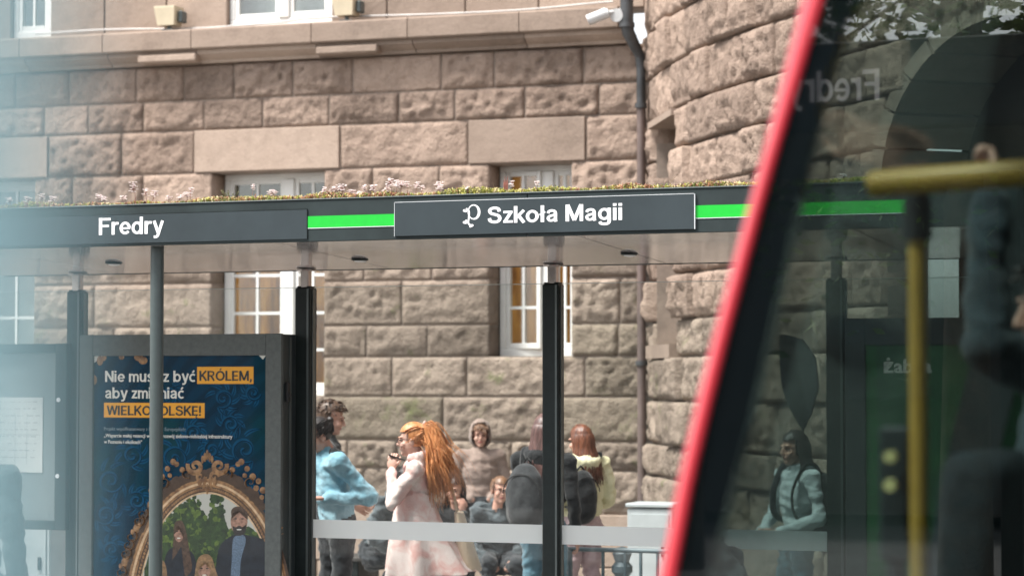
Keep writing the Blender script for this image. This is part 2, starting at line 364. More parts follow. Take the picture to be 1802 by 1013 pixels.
# ------------------------------------------------------------------ stone building
BLD = empty('stone_building', WALL.M)
tag(BLD, 'old pinkish sandstone building with rock-faced blocks and white windows behind the shelter', 'building')
WING = []                       # plan of the projecting wing in wall coordinates
def fb(x, z, s, k): return noise.noise(Vector((x * s + k * 7.3, z * s - k * 3.1, k * 1.7)))
def stone_mesh(w, h, seed, kind, depth=.34):
    r = random.Random(seed); mb = MB()
    if kind == 'smooth':
        nx, nz = 3, 2; mb.box(0, w, 0, depth, 0, h, .006); return mb
    st = .026; amp = 1.35 if kind == 'fine' else 1.1; ex = .4 if kind == 'fine' else 1.
    nx = max(7, min(34, int(w / st))); nz = max(6, min(18, int(h / st)))
    big = r.uniform(.014, .034); style = r.random(); cutb = r.uniform(.02, .2); cutr = r.uniform(0, .12); rough = r.choice([.45, .65, .9, 1.2])
    xs = [w * i / nx for i in range(nx + 1)]; zs = [h * j / nz for j in range(nz + 1)]
    v = []; f = []
    for j, z in enumerate(zs):
        for i, x in enumerate(xs):
            d = min(x * ex, (w - x) * ex, z, h - z)
            e = max(0, min(1, (d - .002) / .020)); e = e * (2 - e)
            n1 = fb(x, z, 3.0, seed); n2 = fb(x, z, 8, seed + 5); n3 = fb(x, z, 16, seed + 9); n4 = fb(x, z, 30, seed + 13)
            pit = min(0., n3 + .12) * .050 + min(0., n2 + .15) * .045
            y = big * amp + .016 * n1 * amp + rough * (pit * 1.25 + .010 * n3 + .013 * n4) * amp
            if style < .7:       # broken away along the bottom and one end
                zc = h * cutb + .05 * fb(x, 0, 5, seed + 2) + .02 * n3; xc = w * (1 - cutr) + .04 * fb(z, 0, 6, seed + 3)
                q = max(0, min(1, (z - zc) / .030)); q2 = max(0, min(1, (xc - x) / .03)) if cutr > .04 else 1
                y = y * (.12 + .88 * q * q2)
            jit = .3 * st
            jx = x + (jit * n3 if 0 < i < nx else .004 * n2 * (1 if 0 < j < nz else 0)); jz = z + (jit * n2 if 0 < j < nz else .004 * n3 * (1 if 0 < i < nx else 0))
            v.append((jx, -max(.0, y) * e, jz))
    for j in range(nz):
        for i in range(nx):
            a = j * (nx + 1) + i; f.append((a, a + 1, a + nx + 2, a + nx + 1))
    b = [i for i in range(nx + 1)] + [j * (nx + 1) + nx for j in range(1, nz + 1)] + [nz * (nx + 1) + i for i in range(nx - 1, -1, -1)] + [j * (nx + 1) for j in range(nz - 1, 0, -1)]
    n0 = len(v); v += [(v[k][0], depth, v[k][2]) for k in b]; nb = len(b)
    for k in range(nb): f.append((b[k], n0 + k, n0 + (k + 1) % nb, b[(k + 1) % nb]))
    f.append(tuple(n0 + k for k in range(nb - 1, -1, -1)))
    mb.add(v, f); return mb
SEED = [11]
def stone(x0, x1, z0, z1, kind='rock', mat=None, M_=None, name='stone', depth=.34, gap=.007, proud=0.):
    SEED[0] += 1
    mb = stone_mesh(x1 - x0 - 2 * gap, z1 - z0 - 2 * gap, SEED[0], kind, depth)
    T = (M_ if M_ is not None else Matrix.Identity(4)) @ Matrix.Translation((x0 + gap, -proud, z0 + gap))
    return mb.build(name, mat or (M['ashlar'] if kind == 'smooth' else M['rock']), BLD, smooth='all' if kind != 'smooth' else False, M=T)

wz = lambda py: WALL.uz(600, py)[1]
wu = lambda px: WALL.u(px)
yr = [102, 166, 220, 297, 365, 430, 495, 573, 628, 697, 773, 822, 895, 985]
ZC = [wz(y) for y in yr] + [.0]
UR = wu(1133)
# openings, each (u0, u1, z0, z1)
OP = [(wu(-170), wu(57), wz(700), wz(297)), (wu(372), wu(569), wz(697), wz(297)), (wu(862), wu(1005), wz(628), wz(297))]
rows = [
 (0, [-330, -215, -80, 23, 118, 237, 321, 410, 514, 620, 776, 870, 1028, 1133], {}),
 (1, [-330, -190, -60, 74, 152, 250, 357, 461, 578, 701, 800, 924, 1055, 1133], {}),
 (2, [-330, -210, 82, 212, 340, 598, 824, 1032, 1133], {1: 'smooth', 4: 'smooth', 6: 'smooth'}),
 (3, [-330, -170, None, 57, 125, 250, 372, None, 569, 655, 773, 862, None, 1005, 1133], {}),
 (4, [-330, -170, None, 57, 180, 372, None, 569, 700, 862, None, 1005, 1090, 1133], {}),
 (5, [-330, -170, None, 57, 140, 270, 372, None, 569, 640, 760, 862, None, 1005, 1133], {}),
 (6, [-330, -170, None, 57, 165, 372, None, 569, 707, 862, None, 1005, 1092, 1133], {}),
 (7, [-330, -170, None, 57, 200, 290, 372, None, 569, 645, 752, 862, None, 1005, 1088, 1133], {}),
 (8, [-330, -170, None, 57, 150, 372, None, 569, 690, 822, 1030, 1133], {8: 'smooth'}),
 (9, [-330, -200, 60, 210, 400, 569, 780, 985, 1133], {}),
 (10, [-330, -240, -60, 110, 260, 430, 612, 700, 795, 900, 1048, 1133], {}),
 (11, [-330, -180, 20, 200, 380, 560, 640, 800, 960, 1060, 1133], {}),
 (12, [-330, -100, 150, 420, 700, 960, 1133], {k: 'smooth' for k in range(9)}),
 (13, [-330, 0, 300, 560, 860, 1133], {k: 'smooth' for k in range(9)}),
]
mort = MB()
for ri, js, kinds in rows:
    z1, z0 = ZC[ri], ZC[ri + 1]; k = 0; prev = None; run0 = None
    for j in js + [None]:
        if j is None:
            if prev is not None: mort.box(wu(run0) + .012, wu(prev) - .012, .008, .33, z0, z1)
            prev = None; run0 = None; continue
        if prev is not None:
            kd = kinds.get(k, 'rock'); mt = None
            if ri in (7, 8) and prev >= 985 and kd != 'smooth': mt = M['rock_moss']
            elif ri in (9,) and prev >= 560: mt = M['rock_moss'] if k % 2 else M['rock_low']
            elif ri >= 5 and kd != 'smooth': mt = M['rock_low']
            stone(wu(prev), wu(j), z0, z1, kd, mt, proud=0. if kd != 'smooth' else .02 if ri < 12 else .03); k += 1
        else: run0 = j
        prev = j
# upper storey of dressed stone above the cornice
ZT = wz(40)
UO = [(wu(8), wu(78), ZT + .02, ZT + 2.2), (wu(393), wu(577), ZT + .02, ZT + 2.2)]
for a, b in ((-330, -150), (-150, 8), (78, 175), (175, 285), (285, 393), (577, 676), (676, 815), (815, 945), (945, 1133)):
    stone(wu(a), wu(b), ZT, ZT + .62, 'smooth', proud=-.05)
    stone(wu(a), wu(b), ZT + .62, ZT + 1.25, 'smooth', proud=-.05)
mort.box(wu(-330), wu(1133), .10, .42, ZT + 1.25, 9.5)
for a, b in ((-330, 8), (78, 393), (577, 1133)): mort.box(wu(a) + .01, wu(b) - .01, .07, .38, ZT, ZT + 1.25)
mort.build('mortar_bed', M['mortar'], BLD)
# cornice: plain band over a cove, stone by stone
cb = wz(79); cm = ZC[0]
cj = [-330, -140, 47, 194, 350, 561, 730, 926, 1100]
for a, b in zip(cj, cj[1:]):
    u0, u1 = wu(a) + .004, wu(b) - .004
    mb = MB()
    prof = [(.30, ZT), (-.19, ZT - .015), (-.20, ZT - .03), (-.20, cb + .012), (-.188, cb), (.30, cb)]
    mb.loft([[(u0, y, z) for y, z in prof], [(u1, y, z) for y, z in prof]])
    mb.build('cornice_stone', M['ashlar'], BLD)
    mb = MB(); H = cb - cm
    prof = [(.30, cb - .002), (-.150, cb - .002), (-.145, cb - .35 * H), (-.10, cb - .6 * H), (-.06, cb - .75 * H), (-.055, cm + .003), (.30, cm + .003)]
    u0 += .03; u1 += .03
    mb.loft([[(u0, y, z) for y, z in prof], [(u1, y, z) for y, z in prof]])
    mb.build('cornice_moulding', M['ashlar'], BLD)
for a, b in ((255, 357), (568, 676)):      # projecting bracket blocks under the band
    u0, u1 = wu(a), wu(b); mb = MB(); mb.box(u0, u1, -.185, .05, cm + .015, cm + .085, .012); mb.build('bracket_block', M['ashlar'], BLD)

def window(op, name_y, cols, bars, mull, backs, depth=.26, tilt=None):
    """white casement window in an opening: frame, sashes, glazing bars, panes, room behind"""
    u0, u1, z0, z1 = op; y = depth
    w = MB(); t = .055
    w.box(u0, u1, y, y + .09, z0, z0 + .07, .006); w.box(u0, u1, y, y + .09, z1 - t, z1, .006)
    w.box(u0, u0 + t, y + .002, y + .088, z0 + .07, z1 - t, .006); w.box(u1 - t, u1, y + .002, y + .088, z0 + .07, z1 - t, .006)
    for mx in mull: w.box(mx - .055, mx + .055, y - .015, y + .085, z0 + .07, z1 - t, .008)
    win = w.build('window', M['white_frame'], BLD)
    edges = [u0 + t] + [e for mx in mull for e in (mx - .055, mx + .055)] + [u1 - t]
    for k in range(0, len(edges), 2):
        a, b = edges[k], edges[k + 1]; zz0, zz1 = z0 + .07, z1 - t
        s = MB(); q = .04
        Rm = Matrix.Identity(4)
        if tilt == k // 2: Rm = Matrix.Translation((a, y, zz0)) @ Matrix.Rotation(R(-9), 4, 'Z') @ Matrix.Translation((-a, -y, -zz0))
        s.box(a, a + q, y + .01, y + .06, zz0, zz1, .004); s.box(b - q, b, y + .01, y + .06, zz0, zz1, .004)
        s.box(a + q, b - q, y + .012, y + .058, zz0, zz0 + q * 1.3, .004); s.box(a + q, b - q, y + .012, y + .058, zz1 - q, zz1, .004)
        sa = s.build('sash', M['white_frame'], win, M=Rm)
        s = MB()
        for c in range(1, cols):
            x = a + q + (b - a - 2 * q) * c / cols; s.box(x - .013, x + .013, y + .018, y + .05, zz0 + q * 1.3, zz1 - q)
        for zb in bars:
            if zz0 + q < zb < zz1 - q: s.box(a + q, b - q, y + .016, y + .048, zb - .013, zb + .013)
        if s.v: s.build('glazing_bar', M['white_frame'], win, M=Rm)
        zs = [zz0 + q * 1.3] + [zb for zb in sorted(bars) if zz0 + q < zb < zz1 - q] + [zz1 - q]
        xs = [a + q + (b - a - 2 * q) * c / cols for c in range(cols + 1)]
        for i in range(len(xs) - 1):
            for j in range(len(zs) - 1):
                MB().box(xs[i], xs[i + 1], y + .03, y + .036, zs[j], zs[j + 1]).build('pane', M['wpane'], win, M=Rm)
    for (a, b, c, d, mt) in backs:
        MB().box(a, b, y + .24, y + .26, c, d).build('curtain', mt, win)
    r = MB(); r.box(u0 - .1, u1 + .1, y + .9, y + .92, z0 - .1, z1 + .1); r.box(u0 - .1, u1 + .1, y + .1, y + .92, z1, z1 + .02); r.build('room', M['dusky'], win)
u0, u1, z0, z1 = OP[0]; window(OP[0], 0, 2, [wz(430), wz(552)], [(u0 + u1) / 2], [(u0, u1, z0, z1, M['net'])])
u0, u1, z0, z1 = OP[1]; window(OP[1], 0, 2, [wz(365), wz(480), wz(548), wz(614)], [wu(487)], [(u0, u1, z0, wz(400), M['amber']), (u0, u1, wz(400), z1, M['dusky'])])
u0, u1, z0, z1 = OP[2]; window(OP[2], 0, 2, [wz(365), wz(455), wz(543)], [wu(948)], [(u0, u1, z0, z1, M['amber'])], tilt=0)
for op in UO:
    u0, u1, z0, z1 = op; m = [(u0 + u1) / 2 + .03] if u1 - u0 > .6 else []
    window((u0, u1, z0, min(z1, ZT + 1.25)), 0, 1 if m else 2, [ZT + .75], m, [(u0, u1, z0 + .0, z1, M['net'])], depth=.1)
# stone reveals beside the deep lower windows and their sills
for k, (u0, u1, z0, z1) in enumerate(OP):
    MB().box(u0, u1, .02, .36, z0 - .06, z0 - .002, .01).build('window_sill', M['ashlar'], BLD)

# ---- the projecting wing
WP = [Vector((UR + .02, .10, 0))]; _h = R(69)
for _k in range(140):          # plan in wall coords: turns out of the wall, then sweeps towards the street in a wide curve
    _h = R(69) - R(17) * min(1, _k / 34) - R(2) * min(1, _k / 139)
    WP.append(WP[-1] + Vector((math.cos(_h), -math.sin(_h), 0)) * .1)
def wing_pt(s):
    i = max(0, min(len(WP) - 2, int(s * 10))); return WP[i] + (WP[i + 1] - WP[i]) * (s * 10 - i)
def wing_s(px):
    best = 0
    for k in range(1200):
        p = WALL.M @ wing_pt(k * .01)
        if CX + F * p.x / p.y >= px: return k * .01
    return 12.
def wing_M(s0, s1):
    a, b = wing_pt(s0), wing_pt(s1); d = (b - a).normalized(); n = Vector((d.y, -d.x, 0))   # outer face looks left, -n is local +Y
    X = d; Y = -n if n.x < 0 else n
    Y = Vector((-d.y, d.x, 0)); Y = Y if Y.x > 0 else -Y
    m = Matrix(((X.x, Y.x, 0, a.x), (X.y, Y.y, 0, a.y), (0, 0, 1, 0), (0, 0, 0, 1))); return m, (b - a).length
ZW = [6.3, 5.75, 5.3, 4.86, 4.466, 4.08, 3.74, 3.40, 3.06, 2.72, 2.36, 2.06, 1.70, 1.33, 1.06, .70, 0.]
WLEN = wing_s(1802) + 3.2; ARC = wing_s(1752); AHW = ARC - wing_s(1556); ASP = 3.15; AB = .92          # arch: centre along the wing, half width, springing, rise
def arch_hw(z):
    if z <= ASP: return AHW
    q = 1 - ((z - ASP) / AB) ** 2
    return AHW * math.sqrt(q) if q > 0 else 0
wr = random.Random(31); SA, SB = wing_s(1150), wing_s(1192)
mort = MB()
for i in range(len(ZW) - 1):
    z1, z0 = ZW[i], ZW[i + 1]; s = 0.; first = True
    fix = []
    slot = z0 >= 2.0 and z1 <= 4.1
    while s < WLEN - .01:
        w = wr.uniform(.36, .78)
        if slot and s < SA - .02: w = SA - s
        elif slot and abs(s - SA) < .02:
            s = SB; continue
        elif i == 5 and False: pass
        e = min(WLEN, s + w)
        if WLEN - e < .3: e = WLEN
        hw = arch_hw(z0 if z0 > ASP - .3 else 0.)
        a0, a1 = ARC - hw, ARC + hw
        if hw > 0 and s < a1 - .02 and e > a0 - .12:
            if s < a0 - .15: e = a0
            elif s < a0 - .02: e = a0 if e > a0 else e
            else:
                s = a1; continue
        if e - s > .06:
            m, ln = wing_M(s, e)
            stone(0, ln, z0, z1, 'fine', M['rock_low'] if z1 < 2.4 else M['rock'], m, gap=.011, proud=wr.choice([0, 0, .015, .03, .06]))
            mm = m @ Matrix.Translation((0, .030, 0))
            cs = [mm @ Vector(p) for p in ((.01, 0, z0), (ln - .01, 0, z0), (ln - .01, .3, z0), (.01, .3, z0))]
            ct = [p + Vector((0, 0, z1 - z0)) for p in cs]
            mort.add(cs + ct, [(0, 1, 2, 3), (4, 5, 6, 7), (0, 1, 5, 4), (1, 2, 6, 5), (2, 3, 7, 6), (3, 0, 4, 7)])
        s = e
mort.build('mortar_bed', M['mortar'], BLD)
# narrow window in the wing and the arched doorway
SM_, SL = wing_M(SA, SB)
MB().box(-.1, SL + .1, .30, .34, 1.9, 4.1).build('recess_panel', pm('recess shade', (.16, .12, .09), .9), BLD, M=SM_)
MB().box(.003, SL - .003, -.05, .3, 4.02, 4.075).build('lintel', M['ashlar'], BLD, M=SM_)
MB().box(.003, SL - .003, -.07, .3, 2.05, 2.16).build('window_sill', M['ashlar'], BLD, M=SM_)
AM, AL = wing_M(ARC - AHW, ARC + AHW); AC = AL / 2; AW = AL / 2
for k in range(12):     # arch ring of dressed voussoirs
    a0, a1 = math.pi * k / 12 + .012, math.pi * (k + 1) / 12 - .012; mv = MB(); rr = []
    for y in (-.03, .64):
        for q in (.985, 1.10):
            for a in (a0, (a0 + a1) / 2, a1):
                rr.append((AC - AW * q * math.cos(a), y, ASP + AB * q * math.sin(a)))
    mv.add(rr, [(0, 1, 4, 3), (1, 2, 5, 4), (6, 9, 10, 7), (7, 10, 11, 8), (0, 6, 7, 1), (1, 7, 8, 2), (3, 4, 10, 9), (4, 5, 11, 10), (0, 3, 9, 6), (2, 8, 11, 5)])
    mv.build('voussoir', M['rock_low'], BLD, M=AM)
M['door_wood'] = pm('dark oak door', (.045, .032, .024), .6, var=.25, vs=3, bump=.2, bs=30)
pts = [(AC + AW * math.cos(math.pi * k / 24) * 1.05, ASP + AB * math.sin(math.pi * k / 24) * 1.05) for k in range(25)] + [(AC - AW * 1.05, 0), (AC + AW * 1.05, 0)]
dr = MB().poly(pts, .6, .66).build('door', M['door_wood'], BLD, M=AM)
for sgn in (-1, 1):
    for zz in (.3, 1.3, 2.25):
        MB().box(AC + sgn * AW * .5 - AW * .36, AC + sgn * AW * .5 + AW * .36, .57, .6, zz, zz + .8, .012).build('door_panel', M['door_wood'], dr)
MB().tube([(AC - .06, .55, 1.0), (AC - .06, .55, 1.3)], .012).build('door_handle', M['steel'], dr)

# ---- rainwater pipe in the corner, security camera, floodlights, cable
def tz(px, py, y): return WALL.uz(px, py, y)
PX = -.28
pp = empty('downpipe', WALL.M); tag(pp, 'dark zinc rainwater pipe in the corner beside the curved wing', 'drainpipe')
ux, _ = tz(1103, 40, -.34); zx = wz(88)
ub, zb = tz(1129, 110, -.12)
up = MB().tube([(ux, -.34, 7.0), (ux, -.34, zx + .05), (ux + .01, -.33, zx - .02), (ub - .01, -.15, zb + .06), (ub, -.14, zb - .05)], [.058, .058, .056, .044, .041], 14)
up.build('pipe_offset', M['zinc'], pp, smooth=True)
MB().tube([(ub, -.14, zb - .04), (ub, -.14, wz(215))], .039, 14).build('pipe', M['zinc'], pp, smooth=True)
MB().tube([(ub, -.14, wz(215)), (ub, -.14, .05)], .038, 14).build('pipe', M['rust_pipe'], pp, smooth=True)
for zz in (wz(80), 6.2):
    MB().tube([(ux, -.34, zz - .02), (ux, -.34, zz + .02)], .07, 14).build('pipe_collar', M['zinc'], pp, smooth=True)
for zz in (wz(210), wz(400), wz(640)):
    MB().tube([(ub, -.14, zz - .02), (ub, -.14, zz + .02)], .053, 14).build('pipe_collar', M['zinc'], pp, smooth=True)
cu, cz = tz(1058, 28, -.42)
cc = empty('security_camera', WALL.M @ Matrix.Translation((cu, -.42, cz))); tag(cc, 'white bullet security camera beside the downpipe above the cornice', 'security camera')
d = Vector((-.16, -.03, -.062)).normalized()
MB().tube([d * .10, d * -.07], .042, 14).build('camera_body', M['camwhite'], cc, smooth=True)
MB().tube([d * .102, d * .098], .034, 14).build('lens', M['black'], cc)
hood = MB(); hood.tube([d * .125 + Vector((0, 0, .008)), d * -.05 + Vector((0, 0, .008))], .046, 14, flat=1); hood.build('sun_shield', M['camwhite'], cc, smooth=True)
MB().tube([d * -.07, d * -.11 + Vector((.02, .02, .0)), (.14, .06, .0)], .02, 8).build('arm', M['camwhite'], cc, smooth=True)
MB().tube([(.13, .02, .0), (.13, .20, .03)], .058, 14).build('mount', M['camwhite'], cc, smooth=True)
for k, (px, py, lab) in enumerate(((300, 24, 'beige floodlight box on the ledge under the upper wall, left of the upper window'), (612, 6, 'beige floodlight box on the ledge just right of the upper window'))):
    u_, z_ = tz(px, py, -.10); fl = empty('floodlight', WALL.M @ Matrix.Translation((u_, -.10, ZT - .012))); tag(fl, lab, 'floodlight', 'floodlights on the ledge')
    h = z_ - ZT - .035
    mb = MB(); a = .105
    mb.loft([[(-.085, -.10, h - .075), (.085, -.10, h - .075), (.085, .06, h - .075), (-.085, .06, h - .075)], [(-a, -.13, h + .085), (a, -.13, h + .085), (a, .07, h + .085), (-a, .07, h + .085)], [(-a, -.13, h + .10), (a, -.13, h + .10), (a, .07, h + .10), (-a, .07, h + .10)]])
    mb.build('housing', M['beige'], fl)
    MB().box(.105, .15, -.06, .05, h - .05, h + .06, .01).build('gear_box', M['post_edge'], fl)
    MB().tube([(0, -.02, 0), (0, -.02, h - .05)], .02, 8).build('stand', M['post_edge'], fl)
    MB().box(-.06, .06, -.06, .04, 0, .012).build('foot', M['post_edge'], fl)
pts = []
for px in range(60, 1090, 25):
    uu = wu(px); pts.append((uu, -.06 + .03 * math.sin(px * .021), ZT + .012 + .016 * (1 + math.sin(px * .013)) * (1 if 420 > px or px > 520 else .4)))
ca = MB().tube(pts, .009, 6).build('cable', M['cable']); ca.matrix_world = WALL.M; tag(ca, 'thin pale grey cable lying along the ledge', 'cable')
# ------------------------------------------------------------------ tram shelter
S0 = empty('tram_shelter', SH.M); tag(S0, 'long tram shelter with grey fascia, green strips and planted roof', 'shelter')
fz = lambda px, py: SH.uz(px, py, FY)
UL, UE = SH.u(-260, FY), SH.u(2250, FY)
ZB = fz(850, 418)[1]; ZTOP = fz(850, 343)[1]
REAR = .10; ZREAR = SH.uz(850, 470, .10)[1]
# roof body: slab with fascia face
mb = MB(); prof = [(FY + .03, ZB + .006), (FY + .03, ZTOP - .012), (REAR, ZTOP - .012), (REAR, ZREAR + .03)]
mb.loft([[(UL, y, z) for y, z in prof], [(UE, y, z) for y, z in prof]])
mb.build('roof', M['fascia'], S0)
# fascia lengths with their butt joints
fj = [UL, SH.u(-60, FY), SH.u(928, FY), SH.u(1860, FY), UE]
for a, b in zip(fj, fj[1:]):
    mb = MB(); mb.box(a + .0015, b - .0015, FY, FY + .028, ZB, ZTOP, .003); mb.build('fascia_sheet', M['fascia'], S0)
mb = MB(); mb.box(UL, UE, FY - .006, FY + .05, ZTOP + .001, ZTOP + .008, .002); mb.build('edge_trim', M['post_edge'], S0)
# ceiling sheets, sloping a little to the rear, with dark seams
cjs = [UL] + [SH.u(p, FY) for p in (-40, 480, 1010, 1500, 1950)] + [UE]
for a, b in zip(cjs, cjs[1:]):
    mb = MB(); v = [(a + .004, FY + .004, ZB + .004), (b - .004, FY + .004, ZB + .004), (b - .004, REAR, ZREAR), (a + .004, REAR, ZREAR)]
    mb.add(v + [(x, y, z + .003) for x, y, z in v], [(0, 1, 2, 3), (7, 6, 5, 4), (0, 4, 5, 1), (1, 5, 6, 2), (2, 6, 7, 3), (3, 7, 4, 0)]); mb.build('ceiling_sheet', M['ceiling'], S0)
mb = MB(); mb.box(UL, UE, REAR + .001, REAR + .022, ZREAR - .003, ZTOP - .02, .001); mb.build('rear_trim', M['fascia'], S0)
# flush oval lamps
for px, py in ((200, 462), (633, 456), (1107, 446)):
    # where the sight line meets the ceiling
    c = SH.Mi @ CAM; d = SH.Mi.to_3x3() @ ray(px, py)
    k = (ZREAR - ZB) / (REAR - FY); t = (ZB + k * (c.y - FY) - c.z) / (d.z - k * d.y); p = c + d * t
    mb = MB(); mb.ell((p.x, p.y, p.z - .002), (.048, .07, .013), 20, 6); l = mb.build('ceiling_lamp', M['post'], S0, smooth=True)
    mb = MB(); mb.ell((p.x + .004, p.y, p.z - .011), (.034, .05, .008), 20, 6); mb.build('lamp_lens', M['camwhite'], l, smooth=True)
# green strips
for a, b in ((541, 695), (1225, 1600)):
    u0, u1 = SH.u(a, FY), SH.u(b, FY); z0 = fz(620, 399)[1]; z1 = fz(620, 378.5)[1]
    MB().box(u0, u1, FY - .003, FY + .001, z0, z1).build('green_strip', M['green'], S0)
    MB().box(u0, u1, FY - .0034, FY - .0005, z0 - .004, z0 - .0005).build('strip_edge', M['edge'], S0)
# name boards
def board(pa, pb, yt, yb, refx, proud, edge):
    u0, u1 = SH.u(pa, FY), SH.u(pb, FY); z1 = fz(refx, yt)[1]; z0 = fz(refx, yb)[1]
    s = MB().box(u0, u1, FY - proud, FY - .001, z0, z1, .0012).build('name_board', M['sign'], S0)
    if edge:
        q = MB(); q.box(u0, u1, FY - proud - .0006, FY - proud + .004, z1 + .0003, z1 + .003); q.box(u1 + .0003, u1 + .004, FY - proud, FY - .002, z0, z1); q.box(u0 - .0025, u0 - .0003, FY - proud, FY - .002, z0, z1)
        q.build('board_edge', M['edge'], s)
    else:
        q = MB(); q.box(u0, u1, FY - proud - .0005, FY - .001, z1 + .0004, z1 + .004); q.box(u1 + .0004, u1 + .003, FY - proud, FY - .001, z0, z1); q.build('board_joint', M['post'], s)
    return s
s1 = board(-120, 540, 376.5, 427, 270, .006, False)
s2 = board(696, 1224, 351, 411, 900, .016, True)
def uzb(px, py, pr): return SH.uz(px, py, FY - pr)
def put_text(name, body, l, r, cap_px, pr, parent, mat, bold):
    u0, zb0 = uzb(l[0], l[1], pr); u1, zb1 = uzb(r[0], r[1], pr); _, zt = uzb(l[0], l[1] - cap_px, pr)
    return lettering(name, body, u0, u1, (zb0 + zb1) / 2, zt - zb0, FY - pr, mat, parent, bold)
def sign_text(body, l, r, cap_px, pr, parent):
    u0, zb0 = uzb(l[0], l[1], pr); u1, zb1 = uzb(r[0], r[1], pr); _, zt = uzb(l[0], l[1] - cap_px, pr)
    tot = sum(GLY[q][1] for q in body) - .10; x = 0.
    for wd in body.split(' '):
        wl = sum(GLY[q][1] for q in wd); big_letters('lettering', wd, u0 + (u1 - u0) * x / tot, u0 + (u1 - u0) * (x + wl - .10) / tot, (zb0 + zb1) / 2, zt - zb0, FY - pr, M['white'], parent); x += wl + GLY[' '][1]
sign_text('Fredry', (174, 413.8), (286, 410.5), 30, .0062, s1)
sign_text('Szkoła Magii', (858, 393.6), (1095, 386.5), 29.0, .0162, s2)
# curled emblem before the words
def flat(pts_px, w_px, pr, mb):
    P = [Vector((uzb(x, y, pr)[0], 0, uzb(x, y, pr)[1])) for x, y in pts_px]; k = abs(uzb(1, 400, pr)[0] - uzb(0, 400, pr)[0]) * .0 + 1 / 352.
    n = len(P); L_, R_ = [], []
    for i in range(n):
        t = (P[min(n - 1, i + 1)] - P[max(0, i - 1)]).normalized(); nn = Vector((-t.z, 0, t.x)); w = (w_px[i] if hasattr(w_px, '__len__') else w_px) * k / 2
        L_.append(P[i] + nn * w); R_.append(P[i] - nn * w)
    v = [(p.x, FY - pr - .0008, p.z) for p in L_ + R_]; mb.add(v, [(i, i + 1, n + i + 1, n + i) for i in range(n - 1)])
em = MB(); bowl = []
for k in range(41):
    a = R(150) - 2 * math.pi * k / 40; bowl.append((833.6 + 9.6 * math.cos(a) + .4 * k * 0, 373 - 12.2 * math.sin(a)))
flat(bowl, [2.2 + 3.2 * max(0, math.cos(R(150) - 2 * math.pi * k / 40 - R(-10))) for k in range(41)], .0165, em)
flat([(p.x, p.y) for p in bez([(816.5, 370.5, 0), (820, 372, 0), (823.5, 369, 0), (825.5, 374, 0), (825, 384, 0), (824.2, 391, 0), (826, 395, 0), (830.5, 396.5, 0)], 6)], 3.4, .0170, em)
flat([(p.x, p.y) for p in bez([(816, 391, 0), (820, 392.5, 0), (824.5, 388, 0)], 6)], 3.0, .0174, em)
for x, y, r_ in ((817.2, 370.6, 2.6), (821.5, 367.8, 2.0), (817.0, 391.2, 2.6), (820.5, 388.4, 2.0), (831.0, 396.6, 2.6), (828, 398.4, 2.2)):
    flat([(x - r_, y), (x - r_ * .5, y), (x, y), (x + r_ * .5, y), (x + r_, y)], [.4, r_ * 1.7, r_ * 2, r_ * 1.7, .4], .0178, em)
em.build('emblem', M['white'], s2)

# posts, glass, bands
PXS = [-290, 135.5, 538, 973.5, 1473]
PU = [SH.u(p) for p in PXS]; PU[0] = PU[1] - (PU[2] - PU[1]); PU.append(PU[4] + (PU[4] - PU[3]))
PU.append(PU[5] + (PU[4] - PU[3]))
ZPT = SH.uz(538, 507)[1]
for u in PU:
    mb = MB(); mb.box(u - .052, u + .052, -.05, .05, .0, ZPT, .006); po = mb.build('post', M['post'], S0)
    q = MB(); q.box(u + .032, u + .044, -.056, -.049, .02, ZPT - .004); q.box(u + .0525, u + .058, -.02, .02, .02, ZPT - .01); q.build('post_channel', M['post_edge'], po)
    q = MB(); q.box(u - .046, u - .02, -.03, .03, ZPT, ZPT + .012); q.box(u + .02, u + .046, -.03, .03, ZPT, ZPT + .012); q.build('post_cap', M['post'], po)
    q = MB(); q.box(u - .028, u + .028, -.028, .028, ZPT + .0005, ZREAR + .005, .006); st = q.build('post_neck', M['steel'], po)
    q = MB(); q.tube([(u, 0, ZREAR - .008), (u, 0, ZREAR + .002)], .062, 20); q.build('flange', M['steel'], po, smooth=True)
GT = SH.uz(750, 503)[1]; bz0 = SH.uz(700, 949)[1]; bz1 = SH.uz(700, 916.5)[1]
def frost():
    m, t, b, N, L = nodes('frosted band'); N.remove(b); o = N['Material Output']
    df = N.new('ShaderNodeBsdfDiffuse'); df.inputs[0].default_value = (.86, .90, .90, 1)
    tl = N.new('ShaderNodeBsdfTranslucent'); tl.inputs[0].default_value = (.9, .94, .94, 1)
    tr = N.new('ShaderNodeBsdfTransparent'); a = N.new('ShaderNodeMixShader'); a.inputs[0].default_value = .5
    L.new(df.outputs[0], a.inputs[1]); L.new(tl.outputs[0], a.inputs[2])
    c = N.new('ShaderNodeMixShader'); c.inputs[0].default_value = .15; L.new(a.outputs[0], c.inputs[1]); L.new(tr.outputs[0], c.inputs[2]); L.new(c.outputs[0], o.inputs['Surface']); return m
M['frost'] = frost()
for i in range(len(PU) - 1):
    a, b = PU[i] + .056, PU[i + 1] - .056
    if i in (0, 1, 4): band = False
    else: band = True
    p = MB().box(a, b, -.005, .005, .12, GT).build('glass_pane', M['sglass'], S0)
    MB().box(a, b, -.0052, .0052, GT + .0005, GT + .004).build('glass_edge', M['gedge'], p)
    if band: MB().box(a, b, -.0075, -.0055, bz0, bz1).build('frosted_band', M['frost'], p)
    for x in (a + .0, b - .03): MB().box(x, x + .03, -.012, .012, .35, .42, .003).build('glass_clamp', M['post_edge'], p)
